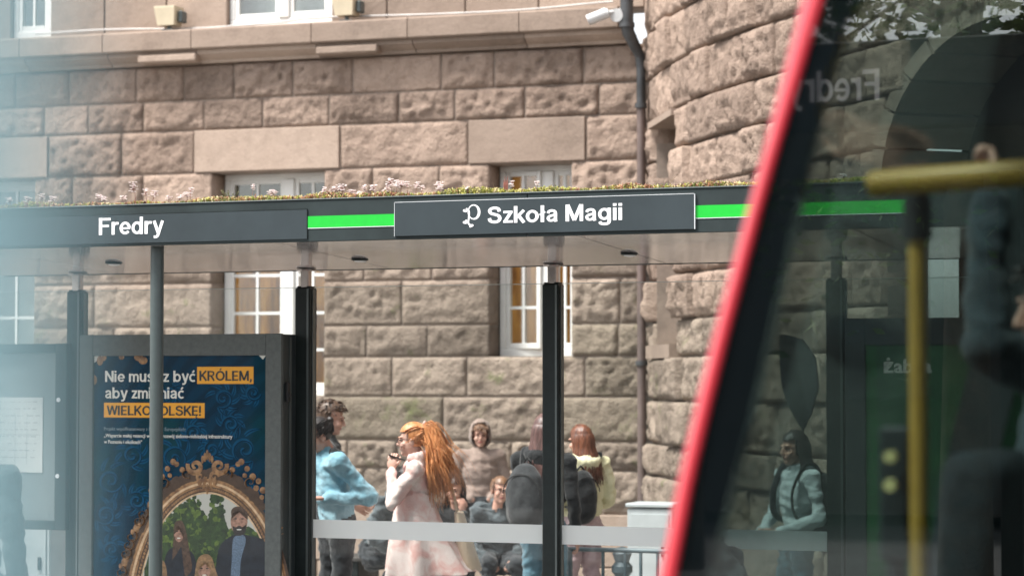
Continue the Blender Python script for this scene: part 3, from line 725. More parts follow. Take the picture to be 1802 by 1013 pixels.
# round front pole
up = SH.u(275.5, FY + .12)
q = MB().tube([(up, FY + .12, 0), (up, FY + .12, ZB + .004)], .0385, 24); fp = q.build('front_pole', M['pole'], S0, smooth=True)
MB().tube([(up, FY + .12, 0), (up, FY + .12, .02)], .09, 20).build('base_plate', M['pole'], fp, smooth=True)
up2 = SH.u(1905, FY + .12)
q = MB().tube([(up2, FY + .12, 0), (up2, FY + .12, ZB + .004)], .0385, 24); q.build('front_pole', M['pole'], S0, smooth=True)
# bench inside
bu0, bu1 = SH.u(1180, -.4), SH.u(1460, -.4)
bn = empty('shelter_bench', SH.M); tag(bn, 'dark slatted bench inside the shelter under the frosted band, behind the red tram', 'bench')
for k in range(4): MB().box(bu0, bu1, -.72 + k * .105, -.63 + k * .105, .42, .45, .006).build('slat', M['post'], bn)
for x in (bu0 + .15, bu1 - .15):
    q = MB(); q.box(x - .025, x + .025, -.70, -.32, .37, .418); q.box(x - .025, x + .025, -.53, -.48, 0, .37); q.build('leg', M['post'], bn)

# ------------------------------------------------------------------ poster case
def pcase(u0, u1, ztop, zbot, name, label, side=True):
    c = empty(name, SH.M @ Matrix.Translation(((u0 + u1) / 2, -.15, 0))); tag(c, label, 'poster case', 'poster cases of the shelter'); return c
CY0, CY1 = -.27, -.07                     # front and back of the case
cu0, ct = SH.uz(140, 589, CY0); cu1, _ = SH.uz(495, 586, CY0)
ci0, ci1 = SH.uz(163, 625, CY0)[0], SH.uz(467, 625, CY0)[0]; cit = SH.uz(300, 625.5, CY0)[1]; cib = .55
PC = empty('poster_case', SH.M); tag(PC, 'grey poster case with a blue poster of an ornate golden oval frame', 'poster case', 'poster cases of the shelter')
q = MB(); q.box(cu0, ci0, CY0, CY0 + .03, .30, ct, .003); q.box(ci1, cu1, CY0, CY0 + .03, .30, ct, .003); q.box(ci0 + .0005, ci1 - .0005, CY0 + .001, CY0 + .03, cit, ct - .001, .002); q.box(ci0, ci1, CY0 + .001, CY0 + .03, .30, cib, .002); q.build('door_frame', M['case'], PC)
q = MB(); q.box(cu0 + .004, cu1 - .002, CY0 + .031, CY1, .30, ct - .004, .004); q.build('cabinet', M['case_dark'], PC)
q = MB(); q.box(cu1 + .002, cu1 + .02, CY0 + .05, CY0 + .09, ct - .42, ct - .30, .003); q.box(cu1 + .002, cu1 + .03, CY0 + .06, CY0 + .08, ct - .385, ct - .365); q.build('lock', M['black'], PC)
q = MB(); q.box(cu1 - .001, cu1 + .004, CY0 + .11, CY0 + .135, .32, ct - .02); q.build('side_rail', M['post_edge'], PC)
for x in (cu0 + .12, cu1 - .12): MB().box(x - .04, x + .04, CY0 + .06, CY1 - .02, 0, .30, .004).build('leg', M['case_dark'], PC)
PYP = CY0 + .022                           # poster sheet
M['poster_blue'] = None
def damask():
    m, t, b, N, L = nodes('blue damask print')
    tc = N.new('ShaderNodeTexCoord'); mp = N.new('ShaderNodeMapping'); mp.inputs['Scale'].default_value = (1, 1, 1); L.new(tc.outputs['Object'], mp.inputs[0])
    nz = N.new('ShaderNodeTexNoise'); nz.inputs['Scale'].default_value = 4; L.new(mp.outputs[0], nz.inputs['Vector'])
    sx = N.new('ShaderNodeTexWave'); sx.wave_type = 'RINGS'; sx.rings_direction = 'SPHERICAL'; sx.inputs['Scale'].default_value = 3.0; sx.inputs['Distortion'].default_value = 3; sx.inputs['Detail'].default_value = 2.2; sx.inputs['Detail Scale'].default_value = 1.3
    L.new(mp.outputs[0], sx.inputs['Vector'])
    r = N.new('ShaderNodeValToRGB'); e = r.color_ramp.elements; e[0].position = .25; e[0].color = (.003, .024, .050, 1); e[1].position = .75; e[1].color = (.003, .034, .070, 1)
    q = r.color_ramp.elements.new(.48); q.color = (.0035, .030, .064, 1); L.new(sx.outputs[0], r.inputs[0])
    # darker towards the printed border
    n2 = N.new('ShaderNodeTexNoise'); n2.inputs['Scale'].default_value = 1.6; L.new(tc.outputs['Object'], n2.inputs['Vector'])
    mx = N.new('ShaderNodeMix'); mx.data_type = 'RGBA'; mr = N.new('ShaderNodeMapRange'); mr.inputs['From Min'].default_value = .52; mr.inputs['From Max'].default_value = .72; mr.inputs['To Max'].default_value = .6
    L.new(n2.outputs[0], mr.inputs[0]); L.new(mr.outputs[0], mx.inputs[0]); L.new(r.outputs[0], mx.inputs[6]); mx.inputs[7].default_value = (.004, .05, .05, 1)
    L.new(mx.outputs[2], b.inputs['Base Color']); b.inputs['Roughness'].default_value = .6; b.inputs['Specular IOR Level'].default_value = .08; return m
M['damask'] = damask()
M['leafprint'] = pm('damask leaf print', (.005, .075, .160), .6, spec=.08, var=.15, vs=20)
M['leafline'] = pm('damask line print', (.001, .012, .030), .6, spec=.08, var=.05)
M['orange'] = pm('orange print', (.82, .36, .012), .5, var=.03)
M['ink'] = pm('black ink', (.012, .014, .016), .5)
M['cream'] = pm('cream print', (.74, .72, .66), .5, var=.03)
M['gold'] = pm('gold print', (.36, .195, .085), .45, var=.3, vs=30, c2=(.13, .06, .028), metal=.15)
M['gold_hi'] = pm('gold print light', (.70, .48, .29), .4, var=.2, vs=30)
M['gold_lo'] = pm('gold print dark', (.07, .035, .018), .5, var=.2, vs=30)
po = MB().box(ci0 - .01, ci1 + .01, PYP, PYP + .003, cib - .01, cit + .01).build('poster', M['damask'], PC)
def pp_(x, y): return SH.uz(x, y, PYP)
PS = abs(pp_(301, 700)[0] - pp_(300, 700)[0])      # metres for a pixel's width there
def ptext(body, l, r, base, cap, mat, bold, lay=.0008):
    u0, z = pp_(l, base); u1 = pp_(r, base)[0]; zt = pp_(l, base - cap)[1]
    return lettering('print_line', body, u0, u1, z, zt - z, PYP - lay, mat, po, bold)
def prect(x0, y0, x1, y1, mat, lay, name='print_block'):
    (a, zt), (b, zb) = pp_(x0, y0), pp_(x1, y1); return MB().box(a, b, PYP - lay, PYP - .0001, zb, zt).build(name, mat, po)
prect(347, 645, 446, 675, M['orange'], .0006); prect(183, 708, 360, 735, M['orange'], .0006)
def hline(body, l, r, base, cap_px, mat, lay=.0008):
    u0, z = pp_(l, base); u1 = pp_(r, base)[0]; zt = pp_(l, base - cap_px)[1]; tot = sum(GLY[q][1] for q in body) - .10; x = 0.
    for wd in body.split(' '):
        wl = sum(GLY[q][1] for q in wd); big_letters('print_line', wd, u0 + (u1 - u0) * x / tot, u0 + (u1 - u0) * (x + wl - .10) / tot, z, zt - z, PYP - lay, mat, po); x += wl + GLY[' '][1]
hline('Nie musisz być', 185, 343, 671.5, 19.5, M['cream']); hline('KRÓLEM,', 351, 443.5, 669.5, 17.5, M['ink'])
hline('aby zmieniać', 185, 323, 700.5, 19.5, M['cream']); hline('WIELKOPOLSKĘ!', 188, 354, 730, 17.0, M['ink'])
ptext('Projekt współfinansowany z Funduszy Europejskich:', 183, 327, 756.5, 6.3, pm('grey blue print', (.24, .30, .33), .6, spec=.1), .004)
ptext('„Wsparcie małej retencji wodnej i rozwój zielono-niebieskiej infrastruktury', 183, 409, 768.5, 6.6, M['cream'], .012)
ptext('w Poznaniu i okolicach”', 183, 250, 779.5, 6.6, M['cream'], .012)
# printed acanthus scrolls
def ribbon(mb, pts, w, lay):
    n = len(pts); P = [Vector((pp_(x, y)[0], 0, pp_(x, y)[1])) for x, y in pts]; L_, R_ = [], []
    for i in range(n):
        t = (P[min(n - 1, i + 1)] - P[max(0, i - 1)]).normalized(); nn = Vector((-t.z, 0, t.x)); ww = w[i] * PS / 2
        L_.append(P[i] + nn * ww); R_.append(P[i] - nn * ww)
    mb.add([(p.x, PYP - lay, p.z) for p in L_ + R_], [(i, i + 1, n + i + 1, n + i) for i in range(n - 1)])
def inside(x, y): return 167 < x < 462 and 632 < y < 1012
sr = random.Random(5); sp = MB(); ln = MB()
OVC = (365, 1090)
for (cx, cy, r0, dirn, ph) in [(194, 845, 22, 1, 0.3), (392, 700, 17, -1, 2.0), (430, 790, 24, 1, 1.0), (305, 805, 22, -1, .5), (405, 745, 15, 1, 3.0), (232, 800, 18, -1, 1.5), (185, 905, 18, -1, 2.5), (240, 880, 16, 1, 4), (445, 690, 14, 1, .2), (300, 690, 13, 1, 5), (440, 870, 12, -1, 2), (196, 965, 15, 1, 1), (372, 790, 14, -1, 4.3), (340, 760, 14, 1, 2.2)]:
    pts = []; w = []
    for k in range(46):
        a = ph + dirn * k * .21; rr = r0 * (1 - k / 46) ** .8; pts.append((cx + rr * math.cos(a), cy + rr * math.sin(a))); w.append(2.2 + 3.4 * math.sin(math.pi * k / 45))
    if all(inside(*p) for p in pts): ribbon(sp, pts, w, .0004); ribbon(ln, [(x + 1.6, y + 1.8) for x, y in pts], [1.3] * 46, .0005)
    for q in range(7):
        a = ph + dirn * (q * .75); b = a + dirn * .9
        p0 = (cx + r0 * math.cos(a), cy + r0 * math.sin(a)); pts = []; w = []
        for k in range(10):
            t = k / 9; rr = r0 * (1 + .95 * t); aa = a + dirn * (t * .7); pts.append((cx + rr * math.cos(aa), cy + rr * math.sin(aa))); w.append(.6 + 7.5 * math.sin(math.pi * min(1, t * .8 + .2)) * (1 - .5 * t))
        if all(inside(*p) for p in pts): ribbon(sp, pts, w, .0003); ribbon(ln, pts, [1.0] * 10, .0005)
sp.build('print_scrolls', M['leafprint'], po); ln.build('print_scroll_lines', M['leafline'], po)
# printed golden oval frame (rings) and the picture inside
def oval(a, b, k, n=96): t = 2 * math.pi * k / n; return OVC[0] + a * math.sin(t), OVC[1] - b * math.cos(t)
def oval_band(a0, b0, a1, b1, mat, lay, name):
    mb = MB(); n = 96; v = []; f = []
    ks = [k for k in range(-36, 25)]
    for k in ks:
        for a, b in ((a0, b0), (a1, b1)):
            u_, z_ = pp_(*oval(a, b, k)); v.append((u_, PYP - lay, max(z_, cib)))
    for i in range(len(ks) - 1): f.append((2 * i, 2 * i + 1, 2 * i + 3, 2 * i + 2))
    mb.add(v, f); mb.build(name, mat, po)
oval_band(151, 253, 146, 248, M['gold_lo'], .0010, 'frame_ring'); oval_band(146, 248, 141, 242, M['gold'], .0011, 'frame_ring'); oval_band(141, 242, 137, 238, M['gold_hi'], .0012, 'frame_ring')
oval_band(137, 238, 133, 234, M['gold'], .0011, 'frame_ring'); oval_band(133, 234, 124, 225, M['gold_lo'], .0010, 'frame_ring'); oval_band(124, 225, 121.5, 222, M['gold_hi'], .0011, 'frame_ring')
bd = MB()
for k in range(-150, 105):
    if k % 2: continue
    t = 2 * math.pi * k / 400; x, y = OVC[0] + 128.5 * math.sin(t), OVC[1] - 229.5 * math.cos(t)
    if 165 < x < 470 and y < 1020:
        u_, z_ = pp_(x, y); bd.ell((u_, PYP - .0012, z_), (2.1 * PS, .0012, 2.6 * PS), 8, 4)
bd.build('frame_beads', M['gold'], po, smooth=True)
mb = MB(); v = [(pp_(*OVC)[0], PYP - .0007, cib)]; ks = list(range(-30, 31)); 
for k in ks: u_, z_ = pp_(*oval(122, 223, k)); v.append((u_, PYP - .0007, max(z_, cib)))
mb.add(v, [(0, i, i + 1) for i in range(1, len(ks))]); M['psky'] = pm('print sky', (.50, .49, .44), .5, var=.05); mb.build('print_sky', M['psky'], po)
def ov_in(x, y): return ((x - OVC[0]) / 121) ** 2 + ((y - OVC[1]) / 222) ** 2 < 1
M['pleaf'] = pm('print foliage', (.035, .075, .018), .5, var=.4, vs=30, c2=(.008, .02, .008)); M['pleaf2'] = pm('print foliage light', (.12, .19, .03), .5, var=.3, vs=40)
mb = MB(); tp_ = [(246 + k * 8, 892 + 22 * math.sin(k * .36) + 10 * math.sin(k * 1.28) + (34 if 12 < k < 16 else 0) + (24 if k > 18 else 0)) for k in range(29)]; tp_ = [(x, max(y, OVC[1] - 222 * math.sqrt(max(0, 1 - ((x - OVC[0]) / 121) ** 2)) + 1)) for x, y in tp_ if abs(x - OVC[0]) < 119]
v = [(pp_(x, y)[0], PYP - .00075, pp_(x, y)[1]) for x, y in tp_] + [(pp_(x, y)[0], PYP - .00075, cib) for x, y in tp_]; n_ = len(tp_); mb.add(v, [(i, i + 1, n_ + i + 1, n_ + i) for i in range(n_ - 1)]); mb.build('print_trees', M['pleaf'], po)
fo = MB(); sr = random.Random(2)
for k in range(900):
    x = sr.uniform(246, 470); y = sr.uniform(868, 1012); top = 880 + 26 * math.sin((x - 250) * .045) + 12 * math.sin(x * .16) + (40 if 352 < x < 368 else 0) + (26 if x > 395 else 0)
    if y < top or not ov_in(x, y): continue
    r_ = sr.uniform(3, 7); u_, z_ = pp_(x, y); fo.cur = 1 if sr.random() < .3 else 0
    n = 7; a0 = sr.random() * 6; lay = .0008 + .0002 * sr.random()
    fo.add([(u_ + r_ * PS * math.cos(a0 + 6.283 * i / n) * sr.uniform(.6, 1), PYP - lay, z_ + r_ * PS * math.sin(a0 + 6.283 * i / n) * sr.uniform(.6, 1)) for i in range(n)], [tuple(range(n))])
fo.build('print_foliage', [M['pleaf'], M['pleaf2']], po)
M['pskin'] = pm('print skin', (.44, .24, .17), .5, var=.3, vs=45); M['pnavy'] = pm('print dark cloth', (.012, .018, .030), .5, var=.3, vs=20); M['pshirt'] = pm('print check shirt', (.17, .25, .36), .5, var=.4, vs=160)
M['pblond'] = pm('print fair hair', (.34, .20, .10), .5, var=.3, vs=50); M['pbrown'] = pm('print brown hair', (.10, .055, .035), .5, var=.3, vs=50); M['pgrey'] = pm('print dark beard', (.035, .028, .026), .5, var=.2, vs=60)
def pblob(pts, mat, lay, name):
    P = [(p.x, p.y) for p in bez([(x, y, 0) for x, y in pts + [pts[0]]], 5)][:-1]
    mb = MB(); c = (sum(p[0] for p in P) / len(P), sum(p[1] for p in P) / len(P))
    v = [(pp_(*c)[0], PYP - lay, pp_(*c)[1])] + [(pp_(*p)[0], PYP - lay, max(cib, pp_(*p)[1])) for p in P]
    mb.add(v, [(0, i, i % len(P) + 1) for i in range(1, len(P) + 1)]); mb.build(name, mat, po)
def pell(x, y, a, b, mat, lay, name): pblob([(x + a * math.cos(t * .785), y + b * math.sin(t * .785)) for t in range(8)], mat, lay, name)
# the man on the right of the print
pblob([(378, 1030), (381, 985), (388, 958), (404, 944), (422, 938), (440, 942), (466, 950), (475, 975), (478, 1030)], M['pnavy'], .0012, 'print_jacket')
pblob([(405, 1030), (408, 985), (410, 950), (418, 941), (430, 942), (432, 955), (424, 985), (420, 1030)], M['pshirt'], .0013, 'print_shirt')
pell(421, 917, 15, 24, M['pskin'], .0014, 'print_face'); pblob([(408, 912), (407, 898), (414, 891), (426, 891), (435, 897), (436, 914), (432, 904), (420, 898), (411, 902)], M['pbrown'], .0015, 'print_hair')
pblob([(409, 924), (412, 938), (421, 942), (431, 937), (434, 922), (430, 928), (421, 924), (413, 928)], M['pgrey'], .0015, 'print_beard')
# long haired woman, and the one in front
pblob([(287, 1030), (290, 985), (298, 966), (314, 962), (330, 966), (342, 978), (350, 1030)], M['pnavy'], .0012, 'print_jacket')
pblob([(303, 985), (305, 950), (307, 922), (314, 915), (322, 918), (329, 940), (334, 970), (338, 1000), (326, 1012), (322, 980), (318, 960), (310, 975)], M['pbrown'], .0013, 'print_hair')
pell(315, 937, 8.5, 16, M['pskin'], .0015, 'print_face'); pblob([(306, 940), (308, 922), (316, 917), (324, 930), (325, 950), (320, 930), (312, 925)], M['pbrown'], .0016, 'print_hair')
pblob([(341, 1030), (345, 995), (350, 980), (361, 974), (372, 979), (379, 1000), (384, 1030)], M['pblond'], .0016, 'print_hair'); pell(360, 1002, 11, 17, M['pskin'], .0018, 'print_face'); pblob([(347, 1005), (351, 985), (362, 978), (372, 988), (374, 1004), (366, 990), (356, 990)], M['pblond'], .0019, 'print_hair')
pblob([(284, 1030), (283, 1000), (287, 985), (293, 1000), (294, 1030)], M['pblond'], .0016, 'print_hair')
for x, y, w_ in ((312, 934, 2), (319, 934, 2), (415, 912, 2.6), (427, 912, 2.6), (355, 999, 2.6), (365, 999, 2.6)): pell(x, y, w_, 1.1, M['pgrey'], .0020, 'print_eye')
for x, y, w_ in ((315, 946, 3.4), (421, 931, 4.5), (360, 1011, 4)): pell(x, y, w_, 1.0, M['cream'], .0020, 'print_smile')
# carved crest and side scrolls of the frame, printed
orn = MB()
def curl(cx, cy, r0, turns, dirn, ph, w, grow=.8):
    pts = []; rad = []
    for k in range(26):
        t = k / 25; a = ph + dirn * turns * 2 * math.pi * t; rr = r0 * (1 - t) ** grow + 1; u_, z_ = pp_(cx + rr * math.cos(a), cy + rr * math.sin(a)); pts.append((u_, PYP - .0022, z_)); rad.append(PS * w * (.55 + .45 * math.sin(math.pi * min(1, t + .25))))
    orn.tube(pts, rad, 7, flat=.16)
def knob(x, y, a, b): a, b = a * .8, b * .9; u_, z_ = pp_(x, y); orn.ell((u_, PYP - .002, z_), (a * PS, .003, b * PS), 10, 6)
back = MB(); 
for k in range(-34, 22):
    t = 2 * math.pi * (k + .5) / 96
    x, y = OVC[0] + 154 * math.sin(t), OVC[1] - 258 * math.cos(t)
    if 170 < x < 470 and y < 1018:
        s_ = 8.5 + 2.5 * math.sin(k * 1.7); u_, z_ = pp_(x, y); back.ell((u_, PYP - .001, z_), (s_ * PS, .001, s_ * PS), 8, 4)
back.build('frame_carving_shade', M['gold_lo'], po)
for sg in (-1, 1):
    curl(365 + sg * 21, 820, 13, 1.3, sg, R(200 if sg < 0 else -20), 4.2); curl(365 + sg * 12, 838, 8, 1.0, -sg, 0, 3); knob(365 + sg * 5, 846, 4, 8); knob(365 + sg * 14, 848, 4, 6)
    for q, (dx, dy, s_) in enumerate(((44, 826, 6), (54, 816, 5.5), (60, 812, 6.5), (70, 824, 6), (66, 836, 5), (80, 838, 7), (90, 846, 6), (86, 858, 6), (98, 862, 7), (96, 874, 5))):
        knob(365 + sg * dx, dy, s_, s_ * .85)
    curl(365 + sg * 36, 832, 8, 1.1, -sg, 1, 3); curl(365 + sg * 76, 848, 9, 1.1, sg, 2, 3)
for q in range(5): knob(365 + (q - 2) * 4.2, 800 + abs(q - 2) * 4, 3, 9 - abs(q - 2)); knob(365 + (q - 2) * 6, 858 - abs(q - 2) * 5, 3, 8)
knob(365, 860, 3.4, 9)
for k, s_ in ((-13, 1), (-15, 1), (-17, 1), (-19, 1), (-21, 1), (-23, 1), (-25, 1), (-27, 1), (12, 1), (14, 1), (-14, 0), (-16, 1), (-18, 0), (-20, 1), (-22, 0), (-24, 1), (-26, 0), (-28, 1), (-30, 0), (-12, 1), (-10, 0)):
    t = 2 * math.pi * k / 96; x, y = OVC[0] + 160 * math.sin(t), OVC[1] - 264 * math.cos(t)
    if y > 1016: continue
    if s_: curl(x, y, 10, 1.2, 1, t, 3.2)
    else: knob(x + 2, y, 7, 8); knob(x - 5, y + 6, 4, 5); knob(x + 7, y - 6, 4, 5)
tag(orn.build('frame_carving', M['gold'], po, smooth=True), kind='stuff')
pr_ = MB()      # corner of another frame at the poster's top edge
for x, y, a, b in ((176, 634, 6, 8), (183, 629, 5, 5), (166, 668, 5, 8), (214, 628, 5, 4), (244, 628, 8, 6), (252, 634, 8, 6)):
    u_, z_ = pp_(x, y); pr_.ell((u_, PYP - .002, z_), (a * PS, .003, b * PS), 10, 6)
tag(pr_.build('corner_carving', M['gold'], po, smooth=True), kind='stuff')
mb = MB()
for P in ([(163, 625), (182, 625), (163, 641)], [(456, 625), (469, 625), (463, 632)]):
    mb.add([(pp_(x, y)[0], PYP - .0030, pp_(x, y)[1]) for x, y in P], [(0, 1, 2)])
mb.build('poster_clip', M['cream'], PC)
MB().box(ci0 - .008, ci1 + .008, CY0 + .012, CY0 + .016, cib - .008, cit + .008).build('case_pane', M['cpane'], PC)

# second poster case, right of the last visible post, green screen
vu0, vt = SH.uz(1487, 560, CY0); vu1 = vu0 + (cu1 - cu0); V = empty('poster_case', SH.M); tag(V, 'dark poster case with a green advert seen through the tram glass', 'poster case', 'poster cases of the shelter')
gi0, gt = SH.uz(1522, 607, CY0); gi1 = vu1 - (gi0 - vu0)
q = MB(); q.box(vu0, gi0, CY0, CY0 + .03, .30, vt, .003); q.box(gi1, vu1, CY0, CY0 + .03, .30, vt, .003); q.box(gi0 + .0005, gi1 - .0005, CY0 + .001, CY0 + .03, gt, vt - .001, .002); q.box(gi0, gi1, CY0 + .001, CY0 + .03, .3, .55); q.build('door_frame', M['case_dark'], V)
q = MB(); q.box(vu0 + .004, vu1 - .002, CY0 + .031, CY1, .30, vt - .004, .004); q.build('cabinet', M['case_dark'], V)
M['advgreen'] = pm('green advert print', (.035, .15, .05), .5, var=.3, vs=2.5, c2=(.015, .085, .035)); M['advgreen2'] = pm('bright green margin', (.006, .15, .025), .5)
av = MB().box(gi0 - .01, gi1 + .01, PYP, PYP + .003, .5, gt + .01).build('poster', M['advgreen'], V)
MB().box(gi0, gi0 + .06, PYP - .0008, PYP - .0001, .55, gt).build('print_block', M['advgreen2'], av)
a_, z_ = SH.uz(1555, 655, PYP); b_ = SH.uz(1640, 655, PYP)[0]; cp = SH.uz(1555, 630, PYP)[1] - z_
lettering('print_line', 'żabka', a_, b_, z_, cp, PYP - .001, M['cream'], av, .03)
sm = MB(); sm.tube([(a_ + (b_ - a_) * (.25 + .5 * k / 8), PYP - .0015, z_ - .022 - .022 * math.sin(math.pi * k / 8)) for k in range(9)], [.002, .003, .004, .005, .005, .005, .004, .003, .002], 6, flat=.2); sm.build('print_smile', M['cream'], av)
MB().box(gi0 - .008, gi1 + .008, CY0 + .012, CY0 + .016, .54, gt + .008).build('case_pane', M['cpane'], V)
for x in (vu0 + .12, vu1 - .12): MB().box(x - .04, x + .04, CY0 + .06, CY1 - .02, 0, .30, .004).build('leg', M['case_dark'], V)

# timetable cabinet in the left bay
I = empty('timetable_cabinet', SH.M); tag(I, 'glazed grey timetable cabinet with a pale printed sheet at the far left', 'timetable cabinet')
IY = -.10
iu1, it = SH.uz(117, 604, IY); ib = SH.uz(60, 931, IY)[1]; iu0 = SH.u(-250, IY)
q = MB(); fw = .085
q.box(iu0, iu0 + fw, IY, IY + .06, ib, it, .004); q.box(iu1 - fw, iu1, IY, IY + .06, ib, it, .004); q.box(iu0 + fw, iu1 - fw, IY + .001, IY + .06, it - fw * .7, it - .001, .003); q.box(iu0 + fw, iu1 - fw, IY + .001, IY + .06, ib, ib + fw * .7, .003); q.build('frame', M['fascia'], I)
M['cabback'] = pm('cabinet back sheet', (.20, .225, .225), .6, var=.06)
MB().box(iu0 + .02, iu1 - .02, IY + .045, IY + .058, ib + .02, it - .02).build('back_sheet', M['cabback'], I)
pu1, pt_ = SH.uz(75, 699, IY + .04); pb_ = SH.uz(75, 831, IY + .04)[1]; pu0 = SH.u(-150, IY + .04)
M['paper'] = pm('timetable paper', (.60, .60, .57), .8, var=.04)
pa = MB().box(pu0, pu1, IY + .040, IY + .0445, pb_, pt_).build('printed_sheet', M['paper'], I)
tr_ = random.Random(9); tl = MB()
for r_ in range(9):
    z = pt_ - .03 - r_ * .045
    x = pu0 + .03
    while x < pu1 - .05:
        w = tr_.uniform(.01, .05); tl.box(x, x + w, IY + .0392, IY + .0398, z, z + tr_.uniform(.002, .006)); x += w + tr_.uniform(.006, .03)
for x in (pu1 - .21, pu1 - .12): tl.box(x, x + .002, IY + .0392, IY + .0398, pb_ + .05, pt_ - .1)
tl.box(pu0 + .02, pu1 - .02, IY + .0392, IY + .0398, (pb_ + pt_) / 2, (pb_ + pt_) / 2 + .002)
tl.build('print_rows', pm('grey ink', (.33, .34, .34), .7), pa)
for px, py in ((103, 703), (101, 837)):
    u_, z_ = SH.uz(px, py, IY); MB().tube([(u_, IY - .006, z_), (u_, IY + .002, z_)], .014, 14).build('bolt', M['edge'], I, smooth=True)
MB().box(iu0 + fw - .01, iu1 - fw + .01, IY + .012, IY + .016, ib + .05, it - .05).build('case_pane', M['cpane'], I)

# ------------------------------------------------------------------ plants on the roof
def leaf(v, f, c, d, L, w, k):
    d = d.normalized(); a = d.orthogonal().normalized(); b = d.cross(a); n = len(v); m = c + d * L * .55
    v += [c, m + a * w, m + b * w, m - a * w, m - b * w, c + d * L]
    f += [(n, n + 2, n + 1), (n, n + 3, n + 2), (n, n + 4, n + 3), (n, n + 1, n + 4), (n + 5, n + 1, n + 2), (n + 5, n + 2, n + 3), (n + 5, n + 3, n + 4), (n + 5, n + 4, n + 1)]
M['substrate'] = pm('planting substrate', (.10, .075, .055), .95, var=.3, vs=12, bump=.6, bs=40)
sb = MB().box(UL + .02, UE - .02, FY + .055, REAR - .02, ZTOP - .02, ZTOP + .012).build('substrate', M['substrate'], S0)
SM = [pm('sedum yellow green', (.52, .50, .10), .5, var=.3, vs=40), pm('sedum green', (.26, .30, .08), .5, var=.3, vs=40), pm('sedum rust', (.50, .24, .13), .5, var=.3, vs=40), pm('sedum pale', (.66, .56, .30), .5, var=.2, vs=40), pm('sedum brown', (.10, .045, .035), .6, var=.2, vs=40)]
sr = random.Random(77); mb = MB()
for k in range(6400):
    dens = k < 5400
    u_ = UL + .05 + sr.random() * (UE - UL - .1) if not dens else SH.u(sr.uniform(-60, 1650), FY)
    y_ = FY + .055 + (abs(sr.gauss(0, .10)) if dens else sr.random() * (REAR - FY - .15))
    zone = noise.noise(Vector((u_ * 1.3, y_ * 1.2, 3.3))); z2 = noise.noise(Vector((u_ * 4.1, y_ * 3, 9.3)))
    hh = max(.25, .75 + 1.0 * z2)
    ws = [.34 + zone * .7, .12, .30 - zone * .6, .24, .03]
    mi = sr.choices(range(5), [max(.02, x) for x in ws])[0]; v, f = [], []
    c = Vector((u_, y_, ZTOP + .008)); H_ = sr.uniform(.012, .034) * hh
    for q in range(6):
        a = sr.random() * 6.28; d = Vector((math.cos(a), math.sin(a), sr.uniform(.3, 1.6)))
        leaf(v, f, c + Vector((0, 0, H_ * q / 6)), d, sr.uniform(.010, .019), sr.uniform(.003, .0052), q)
    mb.cur = mi; mb.add(v, f)
sd = mb.build('sedum', SM); sd.matrix_world = SH.M; tag(sd, 'low sedum mat of yellow-green and rust leaves along the shelter roof', 'sedum', kind='stuff')
M['petal'] = pm('pale pink petals', (.90, .74, .72), .5, var=.2, vs=60, c2=(.92, .86, .84)); M['stalk'] = pm('reddish stalk', (.30, .11, .08), .6, var=.2, vs=40); M['sprig'] = pm('sprig leaf', (.24, .30, .12), .5, var=.3, vs=40)
FL = [(-30, 30, .8), (14, 20, .7), (20, 22, .9), (41, 20, 1.), (63, 30, .8), (86, 20, 1.), (164, 24, 1.2), (178, 18, .8), (208, 20, .9), (240, 36, 1.), (252, 26, .8), (267, 28, .9), (288, 18, .8), (312, 20, .9), (325, 24, 1.1), (334, 28, .7), (441, 30, .5), (474, 22, 1.), (482, 20, .9), (565, 26, .7), (588, 22, 1.2), (600, 26, 1.), (618, 18, .7), (627, 14, .7), (645, 20, .6), (655, 26, .9), (676, 22, 1.), (688, 34, 1.3), (698, 32, 1.2), (706, 24, 1.3), (712, 26, 1.), (725, 28, .9), (738, 18, .4), (767, 24, 1.), (776, 18, .7), (824, 12, .7), (897, 20, .6), (943, 22, .5), (1490, 16, .7)]
for i, (px, hpx, s_) in enumerate(FL):
    u_ = SH.u(px, FY + .08); h = hpx / 330. * sr.uniform(.8, 1.15); y_ = FY + .065 + sr.random() * .06
    fl = empty('stonecrop_flower', SH.M @ Matrix.Translation((u_, y_, ZTOP + .01))); tag(fl, 'pale pink stonecrop flower head on a thin stalk along the shelter roof edge', 'flower', 'pink flower heads on the roof')
    st = MB(); ld = (sr.uniform(-.012, .012), sr.uniform(-.01, .01)); bl = MB(); v, f = [], []
    top = Vector((ld[0], ld[1], h * .8)); st.tube([(0, 0, -.004), (ld[0] * .4, ld[1] * .4, h * .4), top], [.0018, .0014, .001], 5)
    for q in range(int(15 * s_) + 6):
        a = sr.random() * 6.28; rr = sr.uniform(.003, .026) * s_; e = top + Vector((rr * math.cos(a), rr * math.sin(a) * .8, sr.uniform(-.25 * h, .25 * h)))
        st.tube([top - Vector((0, 0, .01)), e], [.0008, .0006], 4, cap=False)
        for w in range(5):
            b_ = w * 1.257 + a; leaf(v, f, e, Vector((math.cos(b_), math.sin(b_), .5)), .0088, .0028, 0)
    bl.add(v, f); st.build('stalk', M['stalk'], fl); bl.build('blossom', M['petal'], fl)
